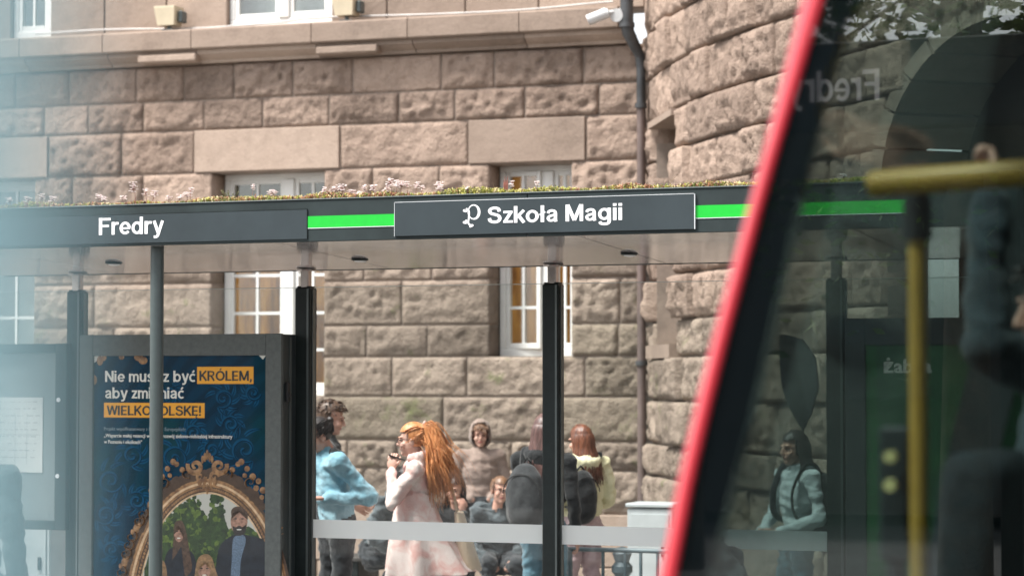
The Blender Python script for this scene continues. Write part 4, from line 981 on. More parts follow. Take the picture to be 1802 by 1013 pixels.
for px, lab in ((403, 'small leafy green sprig standing on the shelter roof, left of centre'),):
    sp_ = empty('leafy_sprig', SH.M @ Matrix.Translation((SH.u(px, FY + .09), FY + .09, ZTOP + .01))); tag(sp_, lab, 'plant')
    st = MB(); v, f = [], []
    for q in range(9):
        a = sr.uniform(-1, 1); t = Vector((a * .06, sr.uniform(-.02, .02), sr.uniform(.03, .07))); st.tube([(a * .02, 0, -.004), t * .6, t], .0009, 4)
        for w in range(9): leaf(v, f, t * (.35 + .65 * w / 9), Vector((sr.uniform(-1, 1), sr.uniform(-1, 1), .6)), .010, .0028, 0)
    st.build('stalk', M['stalk'], sp_); b2 = MB(); b2.add(v, f); b2.build('leaf_cluster', M['sprig'], sp_)
M['dry'] = pm('dry grass', (.36, .25, .14), .7, var=.3, vs=30)
for px, hpx, lab in ((870, 22, 'single thin dry blade on the shelter roof left of the brown spikes'), (930, 12, 'short thin dry blade right of the brown spikes'), (975, 20, 'thin upright dry blade before the drainpipe on the shelter roof'), (985, 22, 'thin leaning dry blade on the shelter roof near the drainpipe'), (1128, 14, 'short dry blade at the foot of the drainpipe view'), (1178, 26, 'long arching dry blade right of the drainpipe')):
    o = MB(); h = hpx / 350.; bend = .05 if px == 1178 else sr.uniform(-.008, .008)
    o.tube([(0, 0, -.004), (bend * .25, 0, h * .5), (bend, 0, h)], [.0016, .0012, .0005], 4); o = o.build('grass_blade', M['dry']); o.matrix_world = SH.M @ Matrix.Translation((SH.u(px, FY + .08), FY + .08, ZTOP + .01)); tag(o, lab, 'grass', 'dry blades on the roof')
o = MB()
for k in range(4):
    x = (k - 1.5) * .006; o.tube([(x, 0, -.004), (x * 1.1, 0, .05), (x * 1.3, 0, .075 + .02 * (k % 2))], [.0025, .0042, .001], 6)
o = o.build('seed_spike', M['stalk']); o.matrix_world = SH.M @ Matrix.Translation((SH.u(890, FY + .08), FY + .08, ZTOP + .01)); tag(o, 'cluster of brown upright seed spikes on the shelter roof before the right window', 'plant')
o = MB(); v, f = [], []
for k in range(420):
    x = sr.gauss(0, .09); leaf(v, f, Vector((x, sr.uniform(-.02, .05), sr.uniform(0, .012))), Vector((sr.uniform(-1, 1), sr.uniform(-1, 1), 1.3)), .016, .0035, 0)
o.add(v, f); o = o.build('dark_sedum', SM[4]); o.matrix_world = SH.M @ Matrix.Translation((SH.u(1252, FY + .09), FY + .09, ZTOP + .012)); tag(o, 'dark purple-brown sedum clump at the right end of the roof planting', 'plant')
# ------------------------------------------------------------------ red tram standing at the stop
M['red'] = pm('red tram paint', (.54, .032, .048), .22, var=.05, vs=3, coat=.8, spec=.6)
M['frit'] = pm('black window border', (.003, .005, .006), .02, var=.05, spec=.9)
M['tglass'] = glass('tinted tram glass', (.34, .43, .41), .15)
M['wscreen'] = glass('windscreen glass', (.80, .86, .84), .04)
M['tdark'] = pm('dark tram lining', (.018, .028, .030), .6, var=.2, vs=3)
M['tgrey'] = pm('grey tram lining', (.06, .075, .075), .6, var=.1, vs=3)
M['yellow'] = pm('yellow grab rail', (.46, .27, .045), .4, var=.06, vs=10)
M['seatblue'] = pm('dark seat cloth', (.016, .028, .036), .9, var=.3, vs=30, bump=.3, bs=200)
T = empty('red_tram', TR.M); tag(T, 'red tram with slanting front pillar and dark tinted window close by on the right', 'tram')
def curve(pxs, y=0.):
    P = sorted([TR.uz(x, yy, y)[::-1] for x, yy in pxs]); return [p[0] for p in P], [p[1] for p in P]
OC = curve([(1398, 0), (1366, 130), (1325, 290), (1289, 420), (1251, 560), (1220, 680), (1184, 830), (1147, 1013)])
IC = curve([(1447, 0), (1402, 150), (1360, 290), (1319, 440), (1279, 590), (1247, 720), (1217, 850), (1187, 1013)])
GC = curve([(1506, 0), (1453, 130), (1416, 290), (1381, 440), (1348, 590), (1318, 720), (1285, 850), (1242, 1013)])
def ev(C, z):
    zs, us = C
    if z <= zs[0]: k = (us[1] - us[0]) / (zs[1] - zs[0]); return us[0] + k * (z - zs[0]) * .8
    if z >= zs[-1]: k = (us[-1] - us[-2]) / (zs[-1] - zs[-2]); d = z - zs[-1]; return us[-1] + k * d + .35 * d * d
    return float(np.interp(z, zs, us))
ZG0, ZG1, ZR, ZF, TL, TW = 1.05, 2.78, 3.35, .25, 8.0, 2.4
zl = [ZG0 + (ZG1 - ZG0) * k / 40 for k in range(41)]
for side in (0, 1):
    Y = (lambda y: y) if side == 0 else (lambda y: TW - y)
    mb = MB(); rings = []
    for z in zl:
        a, b = ev(OC, z), ev(IC, z); w = b - a
        rings.append([(a + .02, Y(.11), z)] + [(a + .72 * w * (1 - math.cos(R(q * 11.25))), Y(-.004 + .062 * (1 - math.sin(R(q * 11.25)))), z) for q in range(9)] + [(b - .003, Y(-.003), z), (b, Y(.010), z), (b, Y(.11), z)])
    mb.loft(rings); mb.build('pillar', M['red'], T, smooth=True)
    if side: mb = MB(); mb.loft([[(ev(OC, z) - .004, Y(.112), z), (ev(GC, z) + .02, Y(.112), z), (ev(GC, z) + .02, Y(.135), z), (ev(OC, z) - .004, Y(.135), z)] for z in zl]); mb.build('pillar_lining', M['tdark'], T)
    mb = MB(); mb.loft([[(ev(IC, z) + .0005, Y(.008), z), (ev(GC, z), Y(.008), z), (ev(GC, z), Y(.05), z), (ev(IC, z) + .0005, Y(.07), z)] for z in zl]); mb.build('window_border', M['frit'], T)
    E1 = 1.75
    mb = MB(); mb.loft([[(ev(GC, z) + .0005, Y(.012), z), (E1, Y(.012), z), (E1, Y(.018), z), (ev(GC, z) + .0005, Y(.018), z)] for z in zl]); mb.build('side_window', M['tglass'], T)
    mb = MB(); mb.box(E1 + .001, E1 + .16, *sorted((Y(.004), Y(.07))), ZG0, ZG1); mb.build('window_border', M['frit'], T)
    for a, b in ((E1 + .162, 3.5), (3.6, 5.4), (5.5, 7.4)):
        MB().box(a, b, *sorted((Y(.012), Y(.018))), ZG0, ZG1).build('side_window', M['tglass'], T)
        MB().box(b + .001, b + .099, *sorted((Y(.004), Y(.07))), ZG0, ZG1).build('window_border', M['frit'], T)
    # lower body side and roof cove
    zz = [ZF, .5, .8, ZG0 - .001]
    mb = MB(); mb.loft([[(ev(OC, z), Y(.0), z), (TL, Y(.0), z), (TL, Y(.07), z), (ev(OC, z), Y(.07), z)] for z in zz]); mb.build('side_panel', M['red'], T)
    mb = MB(); mb.loft([[(ev(OC, ZG1 + .001 + t) + .0, Y(o_), ZG1 + .001 + t), (TL, Y(o_), ZG1 + .001 + t), (TL, Y(o_ + .07), ZG1 + .001 + t), (ev(OC, ZG1 + .001 + t), Y(o_ + .07), ZG1 + .001 + t)] for t, o_ in ((0, 0), (.25, .01), (.4, .05), (.5, .14))]); mb.build('roof_cove', M['red'], T)
def front(z0, z1, n, name, mat, th=.01, inset=.02):
    rows_ = []
    for k in range(n + 1):
        z = z0 + (z1 - z0) * k / n; rows_.append([(ev(OC, z) + inset - .20 * math.sin(math.pi * q / 16) ** .8, .05 + (TW - .10) * q / 16, z) for q in range(17)])
    mb = MB(); v = [p for r_ in rows_ for p in r_]; f = [(i * 17 + q, i * 17 + q + 1, (i + 1) * 17 + q + 1, (i + 1) * 17 + q) for i in range(n) for q in range(16)]
    m_ = len(v); v2 = [(x + th, y, z) for x, y, z in v]; f2 = [tuple(m_ + i for i in reversed(t)) for t in f]; mb.add(v + v2, f + f2); mb.build(name, mat, T, smooth='all')
front(1.0, ZG1 - .002, 14, 'windscreen', M['wscreen'], .008)
front(ZF, .998, 5, 'nose_panel', M['red'], .03); front(ZG1, ZR - .1, 5, 'front_header', M['red'], .03)
MB().box(ev(OC, ZR - .15) + .1, TL, .13, TW - .13, ZR - .09, ZR - .03, .01).build('roof', M['tgrey'], T)
MB().box(.3, TL, .08, TW - .08, ZG1 - .02, ZG1 + .02).build('inner_ceiling', M['tdark'], T)
MB().box(-.2, TL, .08, TW - .08, .30, .36).build('floor', M['tdark'], T)
MB().box(TL - .1, TL, .08, TW - .08, .37, ZG1 - .03).build('rear_bulkhead', M['tdark'], T)
MB().box(-.12, .28, .15, TW - .15, .37, 1.22, .06).build('dashboard', M['tdark'], T)
for k, (x0) in enumerate((1.0, 4.6)):
    for y in (-.02, TW - .2): pass
for x in (.9, 2.7, 5.6):
    for yy in (.45, 1.95):
        w = MB(); w.tube([(x, yy - .05, .17), (x, yy + .05, .17)], .32, 24); w.build('wheel', M['black'], T, smooth=True)
MB().box(.4, TL - .2, .35, TW - .35, .0, .29).build('underframe', M['tdark'], T)
# grab rails
def tp(px, py, depth):
    d = ray(px, py); return TR.Mi @ (CAM + d * (depth / d.y))
a = tp(1614, 350, 5.0); b = Vector((a.x, a.y, .36))
MB().tube([b, Vector((a.x, a.y, a.z))], .020, 16).build('grab_pole', M['yellow'], T, smooth=True)
MB().tube([(a.x, a.y, a.z - .085), (a.x, a.y, a.z + .0)], .030, 16).build('pole_joint', M['black'], T, smooth=True)
c0 = tp(1527, 325, 4.9); c1 = tp(1990, 290, 4.75)
MB().tube([c0, c0 + (c1 - c0) * .02, c1], [.02, .027, .027], 16).build('grab_rail', M['yellow'], T, smooth=True)
MB().tube([(a.x, a.y, a.z), (a.x, a.y, c0.z - .01)], .024, 12).build('pole_joint', M['black'], T, smooth=True)
MB().tube([c1, (c1.x, c1.y, ZG1)], .02, 12).build('grab_pole', M['yellow'], T, smooth=True)
for py in (803, 853):
    p = tp(1567, py, 5.0); MB().tube([p - Vector((0, .01, 0)), p + Vector((0, .012, 0))], .013, 14).build('push_button', pm('pale yellow button', (.75, .66, .30), .4), T, smooth=True)
p = tp(1569, 903, 5.02); MB().box(p.x - .03, p.x + .035, p.y + .013, p.y + .07, p.z - .1, p.z + .18, .008).build('button_box', M['tdark'], T)
MB().tube([(p.x, p.y + .04, .36), (p.x, p.y + .04, p.z - .1)], .02, 10).build('button_post', M['tdark'], T)
# driver's seat
sp0 = tp(1700, 790, 5.05); sx, sy, sz = sp0.x, sp0.y, sp0.z
def cushion(cx, cy, cz, rx, ry, rz, tiltx=0):
    bm = bmesh.new(); bmesh.ops.create_cube(bm, size=2)
    for q in bm.verts: q.co = Vector((q.co.x * rx, q.co.y * ry, q.co.z * rz))
    bmesh.ops.bevel(bm, geom=list(bm.edges), offset=min(rx, ry, rz) * .7, segments=4, affect='EDGES', profile=.5)
    bmesh.ops.rotate(bm, verts=bm.verts, cent=(0, 0, 0), matrix=Matrix.Rotation(tiltx, 3, 'Y')); bmesh.ops.translate(bm, verts=bm.verts, vec=(cx, cy, cz)); q = MB(); q.bm(bm); return q
seat = empty('driver_seat', TR.M @ Matrix.Translation((sx, sy, .36))); tag(seat, 'dark cloth high-backed seat inside the tram at the lower right', 'seat')
bz = sz - .36
cushion(.02, 0, bz - .34, .07, .21, .34, R(6)).build('backrest', M['seatblue'], seat, smooth='all'); cushion(-.26, 0, bz - .72, .25, .23, .06).build('seat_cushion', M['seatblue'], seat, smooth='all')
MB().tube([(-.2, 0, 0), (-.2, 0, bz - .76)], .06, 12).build('pedestal', M['tdark'], seat, smooth=True); MB().box(-.38, -.02, -.2, .2, 0, .03).build('seat_base', M['tdark'], seat)

# ------------------------------------------------------------------ the near platform: its own shelter over the photographer, mirrored in the tram window
NS = empty('near_shelter', TR.M); tag(NS, 'near shelter whose name board is mirrored in the tram window', 'shelter', None)
NY = -5.4
def mirr(px, py):      # sight line reflected by the side window, met with the near shelter's front
    c = TR.Mi @ CAM; d = TR.Mi.to_3x3() @ ray(px, py); t = (.012 - c.y) / d.y; p = c + d * t; d.y = -d.y; t = (NY - p.y) / d.y; return p + d * t
m0, m1 = mirr(1548, 176), mirr(1392, 190); mt = mirr(1546, 121)
nz0 = m0.z - .12; nz1 = mt.z + .08
MB().box(-3.2, 4.5, NY - .05, NY, nz0, nz1 + .03, .004).build('fascia_sheet', M['fascia'], NS)
MB().box(-3.2, 4.5, NY - 2.3, NY - .052, nz0 + .02, nz1 - .02, .004).build('roof', M['fascia'], NS)
for x in (-2.8, -.9, 1.0, 2.9): MB().box(x - .05, x + .05, NY - 2.2, NY - 2.1, 0, nz0 + .018, .004).build('post', M['post'], NS)
nb = MB().box(min(m0.x, m1.x) - .9, max(m0.x, m1.x) + .9, NY + .0005, NY + .006, nz0 + .015, nz1 + .005).build('name_board', M['sign'], NS)
big_letters('lettering', 'Fredry', min(m0.x, m1.x), max(m0.x, m1.x), m0.z, mt.z - m0.z, NY + .007, M['white'], nb, out=1, flip=True)

# unseen building behind the photographer, added to block low sky from the tram glass
OB = Frame(0, 1, R(21.7), o=Vector((-9, -24, 0)))
B2 = empty('occluder_building', OB.M); tag(B2, 'plain dark building across the street, added out of view to block sky from the glass', 'building')
M['plaster'] = pm('grey brown plaster', (.06, .055, .05), .9, var=.2, vs=.6, bump=.2, bs=30); M['bwin'] = pm('dark window', (.02, .025, .028), .15)
MB().box(-28, 28, -10, 0, 0, 6.3).build('wall', M['plaster'], B2)
MB().box(-28.4, 28.4, -.1, .5, 6.1, 6.5).build('cornice', M['ashlar'], B2)
wm = None
for i in range(12):
    for j in range(1):
        x = -26 + i * 4.5; z = 1.6 + j * 3.5; o = link('window', wm, B2) if wm else MB().box(-.7, .7, .001, .08, 0, 2.0).build('window', M['bwin'], B2); wm = o.data; o.location = (x, 0, z)
# street trees behind the photographer, mirrored at the top of the window
M['bark'] = pm('bark', (.09, .07, .05), .9, var=.3, vs=6, bump=.6, bs=30)
M['leafA'] = pm('leaf green', (.060, .115, .022), .6, var=.35, vs=2); M['leafB'] = pm('leaf light green', (.11, .19, .035), .6, var=.3, vs=2)
def tree(loc, h, spread, seed, label, n=2600, lf=(.06, .12)):
    r = random.Random(seed); t = empty('street_tree', Matrix.Translation(loc)); tag(t, label, 'tree', 'street trees behind the photographer'); mb = MB(); tips = []
    mb.tube([(0, 0, 0), (.05, .02, h * .3), (.0, .05, h * .55), (.1, 0, h * .8)], [.20, .15, .11, .04], 10)
    for k in range(14):
        z = h * (.35 + .4 * k / 14); a = k * 2.4; L_ = spread * r.uniform(.5, 1); e = Vector((L_ * math.cos(a), L_ * math.sin(a), z + L_ * .55)); s_ = Vector((.03, .03, z)); m_ = (s_ + e) / 2 + Vector((0, 0, -.15))
        mb.tube([s_, m_, e], [.06, .04, .012], 6); tips += [m_, e, (m_ + e) / 2]
    mb.build('trunk', M['bark'], t, smooth=True); v, f = [], []; cb_ = MB()
    for k in range(n):
        c = r.choice(tips) + Vector((r.gauss(0, .5), r.gauss(0, .5), r.gauss(0, .45))) * (spread / 2.4)
        a = Vector((r.gauss(0, 1), r.gauss(0, 1), r.gauss(0, .6))).normalized(); b = a.orthogonal().normalized(); s_ = r.uniform(*lf)
        cb_.cur = k % 2; cb_.add([c, c + a * s_ + b * s_ * .45, c + a * s_ * 2, c + a * s_ - b * s_ * .45], [(0, 1, 2, 3)])
    cb_.build('crown', [M['leafA'], M['leafB']], t)
def mir_at(px, py, dist):
    c = TR.Mi @ CAM; d = TR.Mi.to_3x3() @ ray(px, py); t = (.012 - c.y) / d.y; p = c + d * t; d.y = -d.y; d.normalize(); return TR.M @ (p + d * dist)
q = mir_at(1690, 20, 13); tree((q.x, q.y, 0), 8.2, 2.6, 3, 'leafy street tree mirrored at the top of the tram window', 9000, (.035, .07))
q = mir_at(1420, 60, 17); tree((q.x - 3, q.y - 2, 0), 9, 3.2, 4, 'larger leafy street tree farther down the street, mirrored only')
q = mir_at(1800, 200, 15); tree((q.x + 2.5, q.y - 1, 0), 7.5, 2.6, 6, 'shorter leafy street tree behind the near platform, mirrored only')
tree((-2.5, -12, 0), 9, 3.4, 9, 'broad leafy street tree behind the photographer, mirrored in the lower windows')

# slim pale post, added close to the camera to give the left edge its teal haze
M['milk'] = pm('pale blue green enamel', (.44, .74, .80), .5, var=.03, spec=.4)
de = ray(66, 600); WBp = CAM + de * (.36 / de.y); PR = .028
HP = empty('haze_post', Matrix.Translation((WBp.x - PR, WBp.y, 0))); tag(HP, 'slim pale blue-green post, added very close and out of focus as the haze at the left edge', 'post')
MB().tube([(0, 0, .012), (0, 0, 2.45)], PR, 32).build('shaft', M['milk'], HP, smooth=True)
MB().tube([(0, 0, 0), (0, 0, .012)], .075, 24).build('base_plate', M['steel'], HP, smooth=True)
MB().ell((0, 0, 2.45), (PR, PR, .02), 24, 8).build('cap', M['milk'], HP, smooth='all')

# ------------------------------------------------------------------ things on the pavement behind the shelter
def at(px, depth): return Vector(((px - CX) / F * depth, depth, 0))
def zat(py, depth): return CAM.z - (py - HOR) / F * depth
RW = Matrix.Rotation(-R(20), 4, 'Z')
M['boxgrey'] = pm('pale grey cabinet coat', (.42, .46, .47), .5, var=.06, vs=6)
def cab(px0, px1, ytop, dep, label, name='utility_cabinet'):
    a, b = at(px0, dep), at(px1, dep); w = (b - a).length; h = zat(ytop, dep); c = empty(name, Matrix.Translation((a + b) / 2) @ RW); tag(c, label, 'cabinet')
    MB().box(-w / 2, w / 2, -.16, .16, .08, h - .04, .008).build('body', M['boxgrey'], c); MB().box(-w / 2 - .012, w / 2 + .012, -.175, .175, h - .030, h, .006).build('lid', M['boxgrey'], c)
    MB().box(-w / 2 + .03, w / 2 - .03, -.168, -.161, .14, h - .08, .002).build('door', M['boxgrey'], c); MB().box(w / 2 - .09, w / 2 - .07, -.18, -.169, h * .55, h * .55 + .09).build('handle', M['post'], c); MB().box(-w / 2 + .01, w / 2 - .01, -.15, .15, 0, .079).build('plinth', M['kerb'], c); return c
cab(1112, 1195, 883, 19.0, 'pale grey utility cabinet right of the people beside the red tram pillar')
cab(-90, 124, 893, 17.6, 'white cabinet showing below the timetable cabinet at the lower left')
M['bluegrey'] = pm('blue grey railing paint', (.12, .17, .19), .5, var=.15, vs=8)
rl = empty('low_railing', Matrix.Translation(at(1085, 16.6)) @ RW); tag(rl, 'low blue-grey metal railing behind the glass right of the pink trousers', 'railing')
zr = zat(966, 16.6); MB().tube([(-.36, 0, zr), (.5, 0, zr)], .016, 10).build('top_rail', M['bluegrey'], rl, smooth=True); MB().tube([(-.36, 0, .15), (.5, 0, .15)], .016, 8).build('bottom_rail', M['bluegrey'], rl, smooth=True)
for x in (-.34, -.1, .06, .17, .29, .48): MB().tube([(x, 0, 0 if abs(x) > .3 else .15), (x, 0, zr)], .02 if abs(x) > .3 else .012, 8).build('baluster', M['bluegrey'], rl, smooth=True)
bo = empty('bollard', Matrix.Translation(at(1094, 17.4))); tag(bo, 'blue-grey turned iron bollard behind the low railing', 'bollard')
zt_ = zat(962, 17.4); MB().loft([[(r_ * math.cos(6.2832 * k / 16), r_ * math.sin(6.2832 * k / 16), z) for k in range(16)] for r_, z in ((.09, 0), (.09, .1), (.055, .14), (.05, zt_ - .2), (.075, zt_ - .17), (.075, zt_ - .13), (.05, zt_ - .1), (.07, zt_ - .04), (.04, zt_), (.01, zt_ + .01))]).build('shaft', M['bluegrey'], bo, smooth=True)
M['benchdark'] = pm('dark bench wood', (.05, .045, .04), .7, var=.3, vs=10)
def bench(px0, px1, dep, label):
    a, b = at(px0, dep), at(px1, dep); w = (b - a).length; c = empty('wall_bench', Matrix.Translation((a + b) / 2) @ RW); tag(c, label, 'bench')
    for k in range(5): MB().box(-w / 2, w / 2, -.24 + k * .1, -.155 + k * .1, .38, .415, .006).build('slat', M['benchdark'], c)
    for x in (-w / 2 + .2, 0, w / 2 - .2): MB().box(x - .04, x + .04, -.2, .24, 0, .378, .006).build('leg', M['post'], c)
bench(585, 985, 19.9, 'long dark slatted bench by the stone wall under the seated people')
# feather flag seen through the tram window
fd = 15.6; fp_ = at(1412, fd); fg = empty('feather_flag', Matrix.Translation(fp_) @ Matrix.Rotation(-R(6), 4, 'Z')); tag(fg, 'dark grey feather flag on a thin pole above the girl in the tram window', 'flag')
k_ = fd / F; xo = lambda px: (px - 1412) * k_
out_ = [(1372, 588), (1390, 590), (1412, 598), (1428, 618), (1436, 645), (1438, 675), (1434, 705), (1424, 732), (1417, 752), (1409, 752), (1400, 738), (1386, 712), (1376, 680), (1372, 640)]
nn = 12; P_ = [(xo(p.x), zat(p.y, fd)) for p in bez([(x, y, 0) for x, y in out_ + out_[:1]], 4)][:-1]
q = MB(); n_ = len(P_); yf = lambda x, z: .03 * math.sin(x * 22 + z * 4)
cz_ = sum(p[1] for p in P_) / n_; cx_ = sum(p[0] for p in P_) / n_
rg = [[(cx_ + (x - cx_) * s_, yf(cx_ + (x - cx_) * s_, cz_ + (z - cz_) * s_), cz_ + (z - cz_) * s_) for x, z in P_] for s_ in (1, .75, .5, .25, .02)]
q.loft(rg, cap=False); q.loft([[(x, y + .004, z) for x, y, z in r_] for r_ in rg], cap=False); q.build('cloth', pm('dark flag cloth', (.045, .055, .06), .8, var=.2, vs=8, bump=.2, bs=60), fg, smooth='all')
MB().tube([Vector((xo(1414), .01, 0)), Vector((xo(1412), .01, zat(750, fd))), Vector((xo(1426), .012, zat(730, fd))), Vector((xo(1439), .012, zat(680, fd))), Vector((xo(1434), .012, zat(630, fd))), Vector((xo(1410), .012, zat(596, fd)))], .008, 8).build('flag_pole', M['post'], fg, smooth=True)
MB().box(-.2, .2, -.2, .2, 0, .04, .01).build('flag_base', M['post'], fg)
# ------------------------------------------------------------------ people
def cloth(name, c, c2=None, var=.2, vs=9., bump=.35, bs=45., rough=.85): return pm(name, c, rough, var=var, vs=vs, bump=bump, bs=bs, c2=c2, spec=.25, sheen=.2)
SK = pm('skin', (.56, .33, .25), .5, var=.06, vs=14, c2=(.52, .28, .21)); LIP = pm('lips', (.42, .15, .13), .45); EYE = pm('dark eye', (.02, .016, .014), .2); SHOE = pm('shoe', (.05, .05, .05), .6); SOLE = pm('pale shoe', (.6, .6, .58), .6)
def hair_mat(name, a, b):
    m, t, bs, N, L = nodes(name); tc = N.new('ShaderNodeTexCoord'); mp = N.new('ShaderNodeMapping'); mp.inputs['Scale'].default_value = (60, 60, 6); L.new(tc.outputs['Object'], mp.inputs[0])
    n = N.new('ShaderNodeTexNoise'); n.inputs['Scale'].default_value = 1; n.inputs['Detail'].default_value = 4; L.new(mp.outputs[0], n.inputs['Vector'])
    r = N.new('ShaderNodeValToRGB'); r.color_ramp.elements[0].position = .35; r.color_ramp.elements[1].position = .65; r.color_ramp.elements[0].color = (*b, 1); r.color_ramp.elements[1].color = (*a, 1)
    L.new(n.outputs[0], r.inputs[0]); L.new(r.outputs[0], bs.inputs['Base Color']); bs.inputs['Roughness'].default_value = .42
    bp = N.new('ShaderNodeBump'); bp.inputs['Strength'].default_value = .5; bp.inputs['Distance'].default_value = .01; L.new(n.outputs[0], bp.inputs['Height']); L.new(bp.outputs[0], bs.inputs['Normal']); return m
H_RED = hair_mat('copper red hair', (.74, .34, .14), (.46, .16, .05)); H_BRN = hair_mat('brown hair', (.11, .06, .035), (.045, .025, .016)); H_BLK = hair_mat('near black hair', (.035, .025, .022), (.014, .011, .010))
H_MAU = hair_mat('mauve brown hair', (.16, .085, .075), (.075, .040, .036)); H_AUB = hair_mat('auburn hair', (.19, .065, .03), (.08, .028, .015)); H_LBR = hair_mat('light brown hair', (.22, .115, .06), (.10, .05, .028))

def hull(pts):
    bm = bmesh.new()
    for p in pts: bm.verts.new(p)
    bmesh.ops.convex_hull(bm, input=bm.verts); 
    lone = [v for v in bm.verts if not v.link_faces]
    bmesh.ops.delete(bm, geom=lone, context='VERTS'); return bm
SPH = [Vector((math.sin(t) * math.cos(a), math.sin(t) * math.sin(a), math.cos(t))) for t in [math.pi * j / 7 for j in range(8)] for a in [2 * math.pi * k / 12 for k in range(12)]]
class Flesh:
    """overlapping tapered limbs and masses, fused to one skin"""
    def __init__(s): s.mb = MB(); s.pr = []
    def cone(s, a, b, r0, r1, tag_, fl=None):
        a, b = Vector(a), Vector(b); pts = [a + p * r0 for p in SPH] + [b + p * r1 for p in SPH]
        s.mb.bm(hull(pts)); s.pr.append(('c', a, b, r0, r1, tag_))
    def ell(s, c, r, tag_, rot=None):
        rot = rot or Matrix.Identity(3); s.mb.bm(hull([Vector(c) + rot @ Vector((p.x * r[0], p.y * r[1], p.z * r[2])) for p in SPH])); s.pr.append(('e', Vector(c), Vector(r), rot, 0, tag_))
    def skin(s, vox, smooth=3):
        me = bpy.data.meshes.new('tmp'); me.from_pydata(s.mb.v, [], s.mb.f); ob = bpy.data.objects.new('tmp', me); COL.objects.link(ob)
        md = ob.modifiers.new('r', 'REMESH'); md.mode = 'VOXEL'; md.voxel_size = vox; md.use_smooth_shade = True
        if smooth: sm = ob.modifiers.new('s', 'SMOOTH'); sm.iterations = smooth; sm.factor = .5
        out = bpy.data.meshes.new_from_object(ob.evaluated_get(bpy.context.evaluated_depsgraph_get())); bpy.data.objects.remove(ob); bpy.data.meshes.remove(me); return out
    def tags(s, P):
        best = np.full(len(P), 1e9); tg = np.zeros(len(P), int)
        for q in s.pr:
            if q[0] == 'c':
                a, b = np.array(q[1]), np.array(q[2]); ab = b - a; t = np.clip(((P - a) @ ab) / max(1e-9, ab @ ab), 0, 1); d = np.linalg.norm(P - a - t[:, None] * ab, axis=1) - (q[3] + (q[4] - q[3]) * t)
            else:
                rm = np.array(q[3]); l = (P - np.array(q[1])) @ rm; r = np.array(q[2]); k = np.linalg.norm(l / r, axis=1); d = (k - 1) * r.min()
            m = d < best; best[m] = d[m]; tg[m] = q[5]
        return tg
HEADS = {}
def head_mesh(fem):
    if fem in HEADS: return HEADS[fem]
    f = Flesh()
    f.ell((0, .015, .035), (.073, .092, .088), 0); f.ell((0, -.022, -.035), (.056, .066, .083), 0); f.ell((0, -.060, -.088), (.027 if not fem else .022, .025, .022), 0)
    f.cone((0, -.082, .018), (0, -.103, -.024), .007, .0115, 0); f.ell((0, -.096, -.028), (.015, .011, .008), 0)
    for s in (-1, 1):
        f.ell((s * .073, .008, -.012), (.009, .022, .032), 0, Matrix.Rotation(s * .25, 3, 'Z')); f.ell((s * .030, -.078, .026), (.022, .014, .009), 0); f.ell((s * .038, -.062, -.030), (.022, .022, .022), 0)
    f.ell((0, -.079, -.056), (.024, .012, .011), 0)
    f.cone((0, .02, -.06), (0, .035, -.155), .052 if not fem else .045, .055 if not fem else .047, 0)
    me = f.skin(.0055, 4); n = len(me.vertices); co = np.empty(n * 3); me.vertices.foreach_get('co', co); V = co.reshape(-1, 3)
    Fs = [tuple(p.vertices) for p in me.polygons]; C = np.array([V[list(q)].mean(axis=0) for q in Fs])
    tg = np.zeros(len(Fs), int); lip = (np.abs(C[:, 0]) < .022) & (np.abs(C[:, 2] + .057 - .10 * np.abs(C[:, 0])) < .0075) & (C[:, 1] < -.07); tg[lip] = 4
    mb = MB(); mb.add(V.tolist(), Fs); mb.m = tg.tolist()
    for s in (-1, 1):
        mb.cur = 5; mb.ell((s * .031, -.082, .006), (.0125, .007, .0055), 8, 6)
        mb.cur = 6; mb.tube([(s * .014, -.0925, .024), (s * .032, -.0905, .029), (s * .050, -.078, .024)], [.003, .0038, .002], 5)
    HEADS[fem] = (mb.v, mb.f, mb.m); bpy.data.meshes.remove(me); return HEADS[fem]

def hand(mb, wrist, d, pn, curl_=.5, side=1, s=1.0):
    """palm and five fingers; d points from wrist to knuckles, pn out of the palm"""
    d = Vector(d).normalized(); pn = Vector(pn); pn = (pn - d * pn.dot(d)).normalized(); l = d.cross(pn) * side
    w = Vector(wrist); rot = Matrix((l, pn, d)).transposed()
    mb.ell(w + d * .045 * s, (.040 * s, .016 * s, .052 * s), 10, 8, rot)
    for k, (o, L) in enumerate(((-.029, .068), (-.010, .078), (.010, .074), (.028, .058))):
        p = w + d * .085 * s + l * o * s; a = curl_ * .5; pts = [p - d * .02 * s, p]; dd = d
        for q, fr in enumerate((.45, .32, .23)):
            ang = curl_ * (.55 + .45 * q); dd = (d * math.cos(ang * (q + 1) * .8) + pn * math.sin(ang * (q + 1) * .8)); pts.append(pts[-1] + dd * L * fr * s)
        mb.tube(pts, [.0095 * s, .0092 * s, .0086 * s, .0078 * s, .0055 * s], 7)
    p = w + d * .03 * s - l * .030 * s; pts = [p + l * .01 * s, p - l * .018 * s + d * .022 * s + pn * .006 * s, p - l * .024 * s + d * .048 * s + pn * .018 * s, p - l * .018 * s + d * .066 * s + pn * .026 * s]
    mb.tube(pts, [.0115 * s, .0105 * s, .0092 * s, .0065 * s], 7)

def lock(mb, pts, r, n=5, fl=.55):
    P = bez(pts, 3 if len(pts) > 4 else 4); m_ = len(P); mb.tube(P, [max(.0012, r * (.55 + .45 * math.sin(math.pi * min(1, .15 + 1.0 * i / m_))) * (1 - .75 * max(0, i / m_ - .6) / .4)) for i in range(m_)], n, flat=fl)

